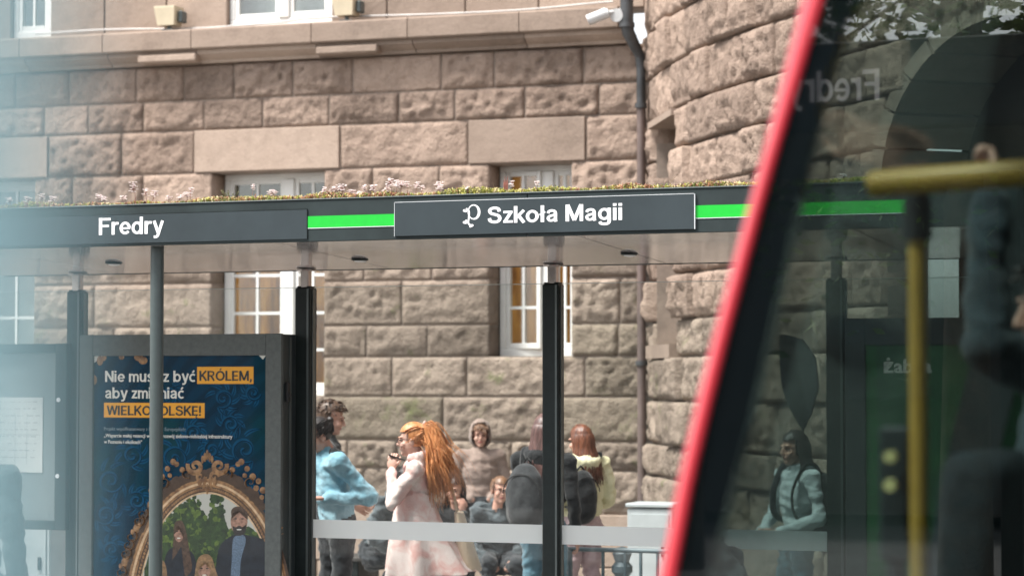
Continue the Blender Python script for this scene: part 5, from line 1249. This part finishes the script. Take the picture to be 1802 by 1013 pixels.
def cap(mb, lim, vol=1.07, seed=1, front=.055, amp=.006):
    """hair lying on the skull; lim(x,y,z)->keep"""
    n, m_ = 44, 26; v = []; f = []; keep = []
    for j in range(m_ + 1):
        t = math.pi * j / m_ * .80
        for k in range(n):
            a = 2 * math.pi * k / n; x, y, z = math.sin(t) * math.cos(a), math.sin(t) * math.sin(a), math.cos(t)
            q = vol + amp * 10 * noise.noise(Vector((x * 7 + seed, y * 7, z * 3))) * .12
            p = Vector((x * .075 * q, .015 + y * .096 * q, .035 + z * .092 * q)); v.append(p); keep.append(lim(p))
    for j in range(m_):
        for k in range(n):
            q = (j * n + k, (j + 1) * n + k, (j + 1) * n + (k + 1) % n, j * n + (k + 1) % n)
            if all(keep[i] for i in q): f.append(q)
    u = sorted(set(i for q in f for i in q)); ix = {o: i for i, o in enumerate(u)}
    mb.add([v[i] for i in u], [tuple(ix[i] for i in q) for q in f])
def face_free(p, brow=.052): return p.y > -.030 or p.z > brow + .04 * (abs(p.x) < .0)
def hair_short(seed, brow=.062, fringe=0):
    r = random.Random(seed); mb = MB(); cap(mb, lambda p: (p.z > .065 or p.y > -.012 + max(0, -.01 - p.z) * .9) and p.z > -.055, 1.09, seed)
    for k in range(150):
        a = r.uniform(0, 6.28); t = r.uniform(0, 1.5); x, y, z = math.sin(t) * math.cos(a), math.sin(t) * math.sin(a), math.cos(t)
        p = Vector((x * .080, .015 + y * .101, .035 + z * .097))
        if p.y < -.03 and p.z < .075: continue
        o = Vector((x, y, z)); fw = Vector((r.uniform(-.5, .5), -1 if p.y < 0 else .3, -.1 - .5 * (1 - z))); d = (o * .08 + fw * .8).normalized() * r.uniform(.025, .045)
        if fringe and p.y < .0 and p.z > .06: d = Vector((x * .3 + r.uniform(-.2, .2), -.8, -.75)).normalized() * r.uniform(.05, .075) * fringe
        lock(mb, [p - o * .004, p + d * .5 + o * .006, p + d], .0075)
    return mb
def hair_long(seed, L=.42, sway=(0, 0), part=0, spread=1., n=170, brow=.06, back=.0):
    r = random.Random(seed); mb = MB(); cap(mb, lambda p: p.z > .060 or p.y > -.030, 1.08, seed)
    for k in range(int(n * 2.2)):
        a = r.uniform(-.25, math.pi + .25) + 0          # from one temple round the back to the other
        x, y = math.cos(a), math.sin(a); top = Vector((x * .03, .01 + y * .02, .132)); mid = Vector((x * .082, .015 + y * .104, .04)); low = Vector((x * .088 * spread, .02 + y * .108 + back * .3, -.06))
        ll = L * r.uniform(.75, 1.05); w = r.gauss(0, .016); e1 = Vector((x * (.10 * spread) + w + sway[0] * .5, .035 + y * .11 + sway[1] * .5 + back * .7, -.06 - ll * .5)); e2 = Vector((x * .10 * spread + w * 2 + sway[0], .045 + y * .10 + sway[1] + back, -.06 - ll))
        lock(mb, [top, mid, low, e1, e2], r.uniform(.0045, .0085), 4)
    return mb
def hair_tied(seed, bun=None):
    r = random.Random(seed); mb = MB(); cap(mb, lambda p: p.z > .058 or p.y > -.020 + max(0, -p.z) * .8, 1.06, seed)
    for k in range(90):
        a = r.uniform(-.6, math.pi + .6); x, y = math.cos(a), math.sin(a); z = r.uniform(-.02, .09); p = Vector((x * .08, .012 + y * .10, z)); q = Vector((0, .095, .07)); m_ = (p + q) / 2; o = Vector((m_.x / .079, (m_.y - .015) / .1, (m_.z - .035) / .096)); k_ = max(.2, o.length); m_ = Vector((m_.x / k_, .015 + (m_.y - .015) / k_, .035 + (m_.z - .035) / k_)) * 1.03
        lock(mb, [p, m_, q], .007)
    if bun: mb.ell((0, .115, .07), (bun, bun * .8, bun), 14, 10)
    return mb
def hair_pony(seed):
    r = random.Random(seed); mb = hair_tied(seed); base = Vector((0, .085, .105))
    for k in range(600):     # the long loose tail, blown back, wavy
        a, b = max(-1.7, min(1.7, r.gauss(0, 1))), max(-1.6, min(1.6, r.gauss(0, 1))); ph = r.random() * 6.28; L = r.uniform(.62, 1.06)
        fly = .10 if r.random() < .05 else 0.
        pts = [base + Vector((a * .012, b * .010, r.uniform(-.01, .01)))]
        for q in range(1, 9):
            t = q / 8 * L
            y = .085 + .045 * math.sin(min(1, t * 2.4) * 1.57) + t * .105 + .052 * b * (.26 + t * 1.15) + fly * t * 1.6 + .013 * math.sin(q * 1.7 + ph) * t
            z = .120 + .030 * math.sin(min(1, t * 3) * 3.14) * (.5 + .5 * b) - (.56 - .06 * b) * t ** 1.2 + fly * t * .25 + .010 * math.cos(q * 1.6 + ph)
            x = a * (.020 + .040 * min(1, t * 1.8)) + .014 * math.sin(q * 1.9 + ph) * t
            pts.append(Vector((x, y, z)))
        lock(mb, pts, r.uniform(.0030, .0058), 4)
    for k in range(26):      # loose strands over the back of the head
        p = Vector((r.uniform(-.08, .08), r.uniform(.02, .09), r.uniform(-.02, .10))); lock(mb, [p, p + Vector((0, .05, -.05)), p + Vector((r.uniform(-.02, .02), .07 + r.random() * .06, -.16 - r.random() * .1))], .005)
    return mb

def person(label, px, dep, H, rz, top, bottom, hair=None, hmat=None, brow=None, fem=True, pose=None, head=(0, 0, 0), bulk=1.0, hood=None, hands=True, zoff=0., sit=None, lean=0., fold=.010, collar=True, group='people around the shelter', shoes=None, loc=None, skin=None, wear_extra=None, mats_extra=()):
    """one continuous body posed by its joints (metres for a 1.7 m figure, facing -Y), face, hands, hair as a child"""
    k = H / 1.70; P = dict(pel=(0, .0, .92), ches=(0, .0, 1.22), neck=(0, .015, 1.45), head=(0, -.02, 1.585),
             shL=(.185, .01, 1.385), shR=(-.185, .01, 1.385), elL=(.235, .03, 1.11), elR=(-.235, .03, 1.11), wrL=(.225, -.06, .87), wrR=(-.225, -.06, .87),
             hiL=(.09, 0, .90), hiR=(-.09, 0, .90), knL=(.10, -.03, .49), knR=(-.10, -.03, .49), anL=(.105, .02, .08), anR=(-.105, .02, .08))
    if sit is not None:
        dz = sit + .10 - .92
        for q in ('pel', 'ches', 'neck', 'head', 'shL', 'shR', 'elL', 'elR', 'wrL', 'wrR', 'hiL', 'hiR'): x, y, z = P[q]; P[q] = (x, y, z + dz)
        for s, q in ((1, 'L'), (-1, 'R')): P['kn' + q] = (s * .13, -.44, sit + .08); P['an' + q] = (s * .14, -.42, .08); P['el' + q] = (s * .25, -.04, 1.12 + dz); P['wr' + q] = (s * .13, -.26, 1.02 + dz)
    if pose: P.update({q: v_ for q, v_ in pose.items() if q in P})
    ca, sa = math.cos(lean), math.sin(lean); pz = P['pel'][2]
    for q in ('ches', 'neck', 'head', 'shL', 'shR', 'elL', 'elR', 'wrL', 'wrR'):
        if q.startswith(('el', 'wr')) and pose and q in pose: continue
        x, y, z = P[q]; dz = z - pz; P[q] = (x, y * ca - dz * sa, pz + dz * ca + y * sa)
    P = {q: Vector(v) * k for q, v in P.items()}; b = bulk * k; f = Flesh(); TOP, BOT, SKN, SHO = 1, 2, 0, 3
    V = Vector; fw = .86 if fem else 1.
    up = (P['neck'] - P['pel']).normalized()
    f.ell(P['pel'] + up * .0, (.155 * b, .115 * b, .13 * b), BOT); f.ell(P['pel'] + up * .12 * k, (.145 * b, .108 * b, .14 * b), TOP); f.ell(P['ches'], (.165 * b * (.95 if fem else 1), .118 * b, .17 * b), TOP)
    f.ell(P['ches'] + up * .10 * k, (.16 * b, .105 * b, .11 * b), TOP)
    for s in 'LR': f.cone(P['sh' + s], P['ches'] + up * .12 * k, .068 * b, .085 * b, TOP)
    f.cone(P['neck'], P['ches'] + up * .14 * k, .062 * b, .10 * b, TOP)
    if collar: f.ell(P['neck'] + V((0, .005 * k, .0)), (.078 * k, .080 * k, .032 * k), TOP)
    f.cone(P['neck'] - up * .03 * k, P['head'] - V((0, -.03, .07)) * k, .05 * k, .047 * k, SKN)
    for s in 'LR':
        f.cone(P['sh' + s], P['el' + s], .062 * b, .050 * b, TOP); w = P['wr' + s]; f.cone(P['el' + s], w, .050 * b, .040 * b, TOP)
        dd = (w - P['el' + s]).normalized(); f.cone(w, w + dd * .03 * k, .026 * k, .024 * k, SKN)
        f.cone(P['hi' + s], P['kn' + s], .092 * b * fw ** .3, .064 * b, BOT); f.cone(P['kn' + s], P['an' + s] + V((0, 0, .03)), .062 * b, .052 * b, BOT)
        an = P['an' + s]; f.cone(V((an.x, an.y + .03 * k, .05)), V((an.x * 1.1, an.y - .15 * k, .04)), .045 * k, .038 * k, SHO)
        f.ell(V((an.x, an.y - .03 * k, .03)), (.048 * k, .12 * k, .03), SHO)
    if wear_extra: wear_extra(f, P, k)
    me = f.skin(.0115, 3); n = len(me.vertices); co = np.empty(n * 3); me.vertices.foreach_get('co', co); C = co.reshape(-1, 3); no = np.empty(n * 3); me.vertices.foreach_get('normal', no); Nn = no.reshape(-1, 3)
    tv = f.tags(C); seed = (sum(map(ord, label)) % 97) * 1.37
    for i in range(n):
        if tv[i] in (TOP, BOT):
            x, y, z = C[i]; q = .9 * noise.noise(V((x * 8 + seed, y * 8, z * 11))) + .9 * (.45 - 1.6 * abs(noise.noise(V((x * 7, y * 7 + seed, z * 15 + x * 6))))) + .45 * noise.noise(V((x * 22, y * 22 + seed, z * 30))); C[i] += Nn[i] * (fold * (q - .1))
    Fs = [tuple(p.vertices) for p in me.polygons]; FC = np.array([C[list(q)].mean(axis=0) for q in Fs]); ft = f.tags(FC)
    mb = MB(); mb.add(C.tolist(), Fs); mb.m = [int(t) for t in ft]; bpy.data.meshes.remove(me)
    hM = Matrix.Translation(P['head']) @ Euler((R(head[0]), R(head[1]), R(head[2])), 'ZYX').to_matrix().to_4x4() if False else Matrix.Translation(P['head']) @ Matrix.Rotation(R(head[2]), 4, 'Z') @ Matrix.Rotation(R(head[0]), 4, 'X') @ Matrix.Rotation(R(head[1]), 4, 'Y') @ Matrix.Scale(k * 1.02, 4)
    hv, hf, hm = head_mesh(fem); n0 = len(mb.v); mb.v += [tuple(hM @ V(q)) for q in hv]; mb.f += [tuple(i + n0 for i in q) for q in hf]; mb.m += hm
    mb.cur = 0
    for s, sd in (('L', 1), ('R', -1)):
        if hands is True or (hands and s in hands):
            w = P['wr' + s]; dd = (w - P['el' + s]).normalized(); hd = (pose or {}).get('hd' + s, None); dd2 = Vector(hd).normalized() if hd else dd
            pn = (pose or {}).get('pn' + s, (-sd * 1., .2, 0)); hand(mb, w + dd * .02 * k, dd2, pn, (pose or {}).get('cu' + s, .55), sd, k)
    base = loc if loc is not None else at(px, dep)
    root = empty('person', Matrix.Translation(base + V((0, 0, zoff))) @ Matrix.Rotation(R(rz), 4, 'Z')); tag(root, label, 'person', group)
    body = mb.build('body', [skin or SK, top, bottom, shoes or SHOE, LIP, EYE, brow or H_BRN], root, smooth='all')
    if hair:
        hb = MB(); src = hair; hb.v = [tuple(hM @ V(q)) for q in src.v]; hb.f = src.f; hb.m = src.m; hb.build('hair', hmat, root, smooth='all')
    root_info = dict(root=root, P=P, hM=hM, k=k, M=root.matrix_world.copy()); return root_info

def hood_up(info, mat, loose=1.0):
    """hood drawn over the head, open to the face"""
    mb = MB(); n, m_ = 40, 22; v = []; f = []; keep = []
    for layer in (1.0, .93):
        for j in range(m_ + 1):
            t = math.pi * j / m_ * .93
            for kk in range(n):
                a = 2 * math.pi * kk / n; x, y, z = math.sin(t) * math.cos(a), math.sin(t) * math.sin(a), math.cos(t)
                w = 1 + .05 * noise.noise(Vector((x * 3, y * 3, z * 4))); lowr = 1 + max(0, -z) * .28
                p = Vector((x * .104 * w * layer * lowr * loose, .022 + y * .125 * w * layer, .022 + z * .135 * w * layer * (1.12 if z < 0 else 1))); v.append(p); keep.append(not (p.y < -.050 and abs(p.x) < .085 and -.095 < p.z < .118) and p.y > -.085)
    q0 = (m_ + 1) * n
    for l in (0, q0):
        for j in range(m_):
            for kk in range(n):
                q = (l + j * n + kk, l + (j + 1) * n + kk, l + (j + 1) * n + (kk + 1) % n, l + j * n + (kk + 1) % n)
                if all(keep[i] for i in q): f.append(q)
    mb.add([info['hM'] @ p for p in v], f); mb.build('hood', mat, info['root'], smooth='all')
def hood_down(info, mat, s=1.):
    P, k = info['P'], info['k']; f = Flesh(); n = P['neck']
    for a in range(-4, 5):
        t = a / 4; x = .085 * math.sin(t * 1.6); y = .02 + .075 * math.cos(t * 1.6); f.ell(n + Vector((x, y, .005 - .03 * math.cos(t * 1.5))) * k * s, (.042 * k, .042 * k, .040 * k), 1)
    f.ell(n + Vector((0, .10, -.055)) * k, (.085 * k * s, .045 * k, .075 * k * s), 1)
    me = f.skin(.010, 4); me.materials.append(mat); link('hood', me, info['root'])
def glasses(info):
    mb = MB(); hM = info['hM']
    for s in (-1, 1):
        mb.tube([hM @ Vector((s * .033 + .021 * math.cos(6.2832 * q / 16), -.100, .006 + .017 * math.sin(6.2832 * q / 16))) for q in range(17)], .0022, 5); mb.tube([hM @ Vector((s * .054, -.099, .010)), hM @ Vector((s * .074, -.04, .010)), hM @ Vector((s * .080, .012, .006))], .002, 5)
    mb.tube([hM @ Vector((-.012, -.101, .009)), hM @ Vector((0, -.104, .012)), hM @ Vector((.012, -.101, .009))], .002, 5); g_ = mb.build('glasses', pm('thin dark frame', (.10, .07, .06), .3, metal=.4), info['root'], smooth='all'); return g_
def backpack(info, mat, label, w=.16, h=.24, d=.11, off=(0, .21, -.27), strap=None, rot=0.):
    P, k = info['P'], info['k']; c = P['neck'] + Vector(off) * k; f = Flesh(); 
    f.ell(c, (w, d, h), 1, Matrix.Rotation(rot, 3, 'Y')); f.ell(c + Vector((0, .0, -.09)), (w * .98, d * .95, h * .62), 1); f.ell(c + Vector((0, d * .55, -.10)), (w * .75, d * .55, h * .42), 1)
    me = f.skin(.012, 4)
    co = np.empty(len(me.vertices) * 3); me.vertices.foreach_get('co', co); co = co.reshape(-1, 3)
    for i in range(len(co)): co[i] += np.array([0, .012, 0]) * noise.noise(Vector(co[i] * 11))
    me.vertices.foreach_set('co', co.ravel()); me.materials.append(mat); e = empty('backpack', info['M']); tag(e, label, 'backpack'); link('pack_body', me, e)
    for s in 'LR':
        sh = P['sh' + s]; x = sh.x * .68; mb = MB(); top_ = Vector((x, sh.y, sh.z + .068)); mb.tube(bez([c + Vector((x * .5, -d * .8, h * .6)), top_ + Vector((0, .06, .0)), top_ + Vector((0, -.03, .0)), Vector((x * .95, sh.y - .115, sh.z - .10)), Vector((x * 1.0, sh.y - .08, sh.z - .26)), c + Vector((x * .6, -d * .6, -h * .5))], 6), .022, 6, flat=.4); mb.build('shoulder_strap', strap or mat, e, smooth='all')
    mb = MB(); mb.tube([c + Vector((-.03, -d * .3, h * .95)), c + Vector((0, -d * .3, h * 1.12)), c + Vector((.03, -d * .3, h * .95))], .008, 6); mb.build('handle', strap or mat, e, smooth='all')
    mb = MB(); mb.tube([c + Vector((w * .9 * math.cos(a), d * .75, h * .55 * math.sin(a) + .03)) for a in [math.pi * q / 12 for q in range(13)]], .004, 5); mb.build('zip', M['black'], e); return e

BLACK = cloth('black cloth', (.016, .018, .020)); DENIM = cloth('pale denim', (.33, .54, .63), c2=(.17, .37, .47), vs=6); JEANS = cloth('blue jeans', (.14, .27, .34), c2=(.09, .19, .25), vs=5); GREYJ = cloth('grey black jacket', (.095, .115, .125), c2=(.035, .045, .05), vs=7)
TAN = cloth('taupe hoodie', (.30, .225, .19), c2=(.24, .18, .15), vs=5); YEL = cloth('pale yellow jacket', (.74, .71, .48), c2=(.66, .62, .38), vs=6); PINKT = cloth('dusty pink trousers', (.50, .37, .38), c2=(.43, .31, .32), vs=4); GREYH = cloth('light grey hoodie', (.46, .52, .54), c2=(.36, .42, .44), vs=5); DARKT = cloth('dark trousers', (.035, .04, .045)); TEALC = cloth('dark teal coat', (.045, .07, .075)); GREYP = cloth('dark grey pack', (.046, .05, .053), c2=(.03, .033, .036), vs=30, bs=160); NAVY = cloth('dark blue jacket', (.03, .05, .062))
def tiedye():
    m, t, b, N, L = nodes('pink white tie dye'); tc = N.new('ShaderNodeTexCoord'); n = N.new('ShaderNodeTexNoise'); n.inputs['Scale'].default_value = 8.5; n.inputs['Detail'].default_value = 3; n.inputs['Distortion'].default_value = .8; L.new(tc.outputs['Object'], n.inputs['Vector'])
    r = N.new('ShaderNodeValToRGB'); e = r.color_ramp.elements; e[0].position = .36; e[0].color = (.72, .43, .39, 1); e[1].position = .58; e[1].color = (.82, .70, .66, 1); L.new(n.outputs[0], r.inputs[0]); L.new(r.outputs[0], b.inputs['Base Color']); b.inputs['Roughness'].default_value = .85
    n2 = N.new('ShaderNodeTexNoise'); n2.inputs['Scale'].default_value = 90; L.new(tc.outputs['Object'], n2.inputs['Vector']); bp = N.new('ShaderNodeBump'); bp.inputs['Strength'].default_value = .3; bp.inputs['Distance'].default_value = .01; L.new(n2.outputs[0], bp.inputs['Height']); L.new(bp.outputs[0], b.inputs['Normal']); return m
DYE = tiedye(); CANVAS = cloth('beige canvas', (.66, .54, .40), c2=(.60, .48, .35), vs=8)

# the woman with copper hair walking left
SKF = pm('fair skin', (.66, .42, .34), .5, var=.05, vs=14, c2=(.62, .37, .29))
w = person('woman with long copper ponytail, glasses and pink tie-dye coat walking left behind the glass', 730, 16.2, 1.572, -92, DYE, DARKT, hair_pony(3), H_RED, H_RED, pose=dict(
        elL=(.225, -.15, 1.13), wrL=(.12, -.155, 1.36), hdL=(-.25, .02, 1), pnL=(-.9, .3, 0), cuL=.9, elR=(-.23, .04, 1.12), wrR=(-.22, -.10, .90), knL=(.10, -.20, .50), anL=(.10, -.12, .09), knR=(-.10, .05, .48), anR=(-.10, .30, .12)), head=(3, 0, -3), bulk=.98, skin=SKF, fold=.014)
glasses(w); P, k = w['P'], w['k']
mb = MB(); rings = []
for j in range(17):
    t = j / 16; z = 1.16 - .57 * t; rr = []
    for q in range(64):
        a = 2 * math.pi * q / 64; wv = 1 + t * .10 * math.sin(a * 7 + 2 * t) + .05 * t * math.sin(a * 12 + 1)
        bx_, by_ = .165 + .07 * t, .124 + .09 * t; rr.append(Vector((bx_ * math.cos(a) * wv, by_ * math.sin(a) * wv + .03 * t + (.17 * t ** 2 if math.sin(a) > 0 else -.03 * t) * abs(math.sin(a)), z + .03 * t * math.sin(a) + .008 * math.sin(a * 5))) * k * 1.04)
    rings.append(rr)
mb.loft(rings, cap=False); mb.loft([[p * .985 + Vector((0, 0, .012 * 0)) for p in r_] for r_ in rings], cap=False); mb.build('coat_skirt', DYE, w['root'], smooth='all')
f = Flesh(); n_ = P['neck']
for q in range(14):
    a = 2 * math.pi * q / 14
    if -math.sin(a) > .86: continue
    f.ell(n_ + Vector((.068 * math.cos(a), .072 * math.sin(a) + .01, .022 - .02 * (-math.sin(a)))) * k, (.022 * k, .022 * k, .036 * k), 1)
me = f.skin(.008, 3); me.materials.append(DYE); link('collar', me, w['root'])
mb = MB(); mb.tube([w['hM'] @ Vector((.021 * math.cos(6.2832 * q / 12), .090 + .010 * math.sin(6.2832 * q / 12), .105 + .021 * math.sin(6.2832 * q / 12))) for q in range(13)], .010, 8); mb.build('hair_tie', pm('pale hair tie', (.60, .42, .36), .7), w['root'], smooth='all')
wp = P['wrL'] + Vector((-.035, .035, .105)) * k
ph = MB().box(-.036, .036, -.005, .005, -.075, .075, .004).build('mobile_phone', M['black']); ph.matrix_world = w['M'] @ Matrix.Translation(wp) @ Matrix.Rotation(R(72), 4, 'X') @ Matrix.Scale(.8, 4); tag(ph, 'black phone held up to the copper-haired woman\'s mouth', 'phone')
tb = empty('tote_bag', w['M'] @ Matrix.Translation(Vector((-.12, .24, .60)) * 1)); tag(tb, 'beige canvas tote bag hanging behind the woman in the pink coat', 'bag')
mb = MB(); rings = []
for j in range(9):
    t = j / 8; z = .38 * (1 - t); rings.append([Vector(((.15 + .0 * t) * math.cos(a) if True else 0, (.030 + .055 * t) * math.sin(a) + .05 + .07 * t, z + .006 * math.sin(a * 4))) for a in [2 * math.pi * q / 28 for q in range(28)]])
mb.loft(rings); mb.build('bag_body', CANVAS, tb, smooth=True)
for s in (-.07, .07):
    mb = MB(); mb.tube(bez([(s, .04, .37), (s * .8, .0, .55), (s * .5, -.1, .76), (s * .8, -.16, .70)], 6), .012, 6, flat=.4); mb.build('bag_handle', CANVAS, tb, smooth='all')

person_kw = dict()
m1 = person('dark-haired man in black seen in profile behind the person in pale denim', 579, 17.9, 1.70, 84, BLACK, DARKT, hair_short(5), H_BRN, H_BRN, fem=False, pose=dict(elL=(.22, -.02, 1.12), wrL=(.16, -.20, 1.0), elR=(-.22, -.02, 1.10), wrR=(-.16, -.20, .98)), head=(14, 0, 4)); hood_down(m1, BLACK)
dj = person('person in pale blue denim jacket with tied dark hair looking down beside the post', 597, 16.5, 1.62, -62, DENIM, DARKT, hair_tied(8, .03), H_BLK, H_BLK, pose=dict(elL=(.27, .13, 1.13), wrL=(.17, -.16, 1.13), pnL=(0, 0, -1), elR=(-.27, -.10, 1.13), wrR=(-.12, -.30, 1.16)), head=(20, 0, -8), lean=R(12), bulk=1.12, fold=.014); hood_down(dj, BLACK, 1.05)
sj = person('seated person in creased grey-black jacket between the denim jacket and the copper-haired woman', 664, 19.5, 1.62, 58, GREYJ, DARKT, hair_short(4), H_BLK, H_BLK, sit=.415, lean=R(26), head=(24, 0, 6), bulk=1.22, fold=.03, pose=dict(knL=(.16, -.46, .55), anL=(.2, -.62, .09)))
hb = person('boy with brown fringe in taupe hooded sweatshirt, hood up, by the stone wall', 845, 20.75, 1.50, 4, TAN, DARKT, hair_short(12, fringe=1.), H_LBR, H_LBR, fem=False, head=(6, 0, -2), bulk=1.12, hands=False, pose=dict(elL=(.27, .02, 1.10), wrL=(.10, -.14, .98), elR=(-.27, .02, 1.10), wrR=(-.10, -.14, .98)), fold=.008); hood_up(hb, TAN)
g1 = person('seated dark-haired girl with a hand at her cheek beside the copper ponytail', 814, 19.6, 1.50, -14, BLACK, DARKT, hair_long(9, .26, n=130), H_BLK, H_BLK, sit=.40, lean=R(20), head=(4, 4, -4), pose=dict(elL=(.20, -.36, .70), wrL=(.10, -.32, .91), hdL=(-.15, 0, 1), pnL=(-.7, .7, 0), cuL=.8), fold=.012)
g2 = person('seated smiling girl with glasses in dark grey jacket left of the grey backpack', 876, 19.4, 1.50, 6, GREYJ, DARKT, hair_tied(14, .03), H_LBR, H_LBR, sit=.40, lean=R(18), head=(2, 6, 10), bulk=1.25, fold=.03); glasses(g2)
bp = person('girl with long mauve-brown hair and blue jeans, her back to us, behind the post', 957, 16.5, 1.62, 158, BLACK, JEANS, hair_long(21, .36, n=190, spread=1.05), H_MAU, H_MAU, head=(6, 0, 10), bulk=1.02, pose=dict(elL=(.22, -.08, 1.12), wrL=(.12, -.26, 1.05))); hood_down(bp, BLACK, 1.15)
backpack(bp, GREYP, 'dark grey backpack on the girl with mauve-brown hair left of the post', w=.145, h=.24, d=.11, off=(.06, .19, -.32), strap=BLACK)
ye = person('person with auburn hair in pale yellow jacket and dusty pink trousers right of the post', 1023, 17.5, 1.53, 205, YEL, PINKT, hair_long(25, .30, n=150), H_AUB, H_AUB, head=(8, 0, 18), bulk=1.18, fold=.018, pose=dict(elL=(.25, .02, 1.12), wrL=(.14, -.18, 1.04), elR=(-.25, .02, 1.12), wrR=(-.14, -.18, 1.04))); hood_down(ye, YEL, 1.25)
backpack(ye, BLACK, 'black speckled bag on the back of the person in the yellow jacket', w=.115, h=.19, d=.09, off=(.09, .18, -.29))
gg = person('girl with long dark hair in light grey hoodie seen through the tram window', 1400, 15.6, 1.53, -62, GREYH, JEANS, hair_long(31, .34, n=170), H_BLK, H_BLK, head=(4, 0, -4), bulk=.96, fold=.018, pose=dict(elL=(.27, .02, 1.10), wrL=(.10, -.20, 1.00), elR=(-.27, -.02, 1.10), wrR=(-.10, -.22, 1.0))); hood_down(gg, GREYH, 1.15)
backpack(gg, BLACK, 'black backpack on the girl in the grey hoodie', w=.15, h=.22, d=.10)
hp = person('seated person with headphones in dark clothes on the shelter bench behind the tram pillar', 1306, 12.72, 1.58, -120, GREYJ, DARKT, hair_short(41), H_BLK, H_BLK, fem=False, sit=.455, lean=R(20), head=(14, 0, -10), fold=.014)
mb = MB(); hM = hp['hM']; mb.tube([hM @ Vector((.094 * math.cos(a), .01, .03 + .105 * math.sin(a))) for a in [math.pi * (q / 14) for q in range(15)]], .010, 7, flat=.6); mb.build('headphones', M['black'], hp['root'], smooth='all')
for s in (-1, 1): mb = MB(); mb.ell(hM @ Vector((s * .092, .008, -.01)), (.022, .038, .042), 14, 10); mb.build('ear_cup', M['black'], hp['root'], smooth='all')
ls = person('person in dark teal coat cut off by the left edge of the picture', -52, 11.0, 1.74, 165, TEALC, DARKT, hair_short(44), H_BRN, H_BRN, fem=False, head=(6, 0, 0), bulk=1.1)
pq = tp(1885, 700, 5.75); pw = TR.M @ pq
tpn = person('dark-clothed passenger reaching up to the yellow rail inside the tram at the right edge', 0, 0, 1.80, -95, NAVY, DARKT, hair_short(47), H_BLK, H_BLK, fem=False, loc=Vector((pw.x, pw.y, .36)), bulk=1.12, head=(6, 0, 10), pose=dict(elL=(.30, -.22, 1.50), wrL=(.20, -.20, 1.80), hdL=(-.3, .1, .6), pnL=(0, -1, 0), cuL=.9))
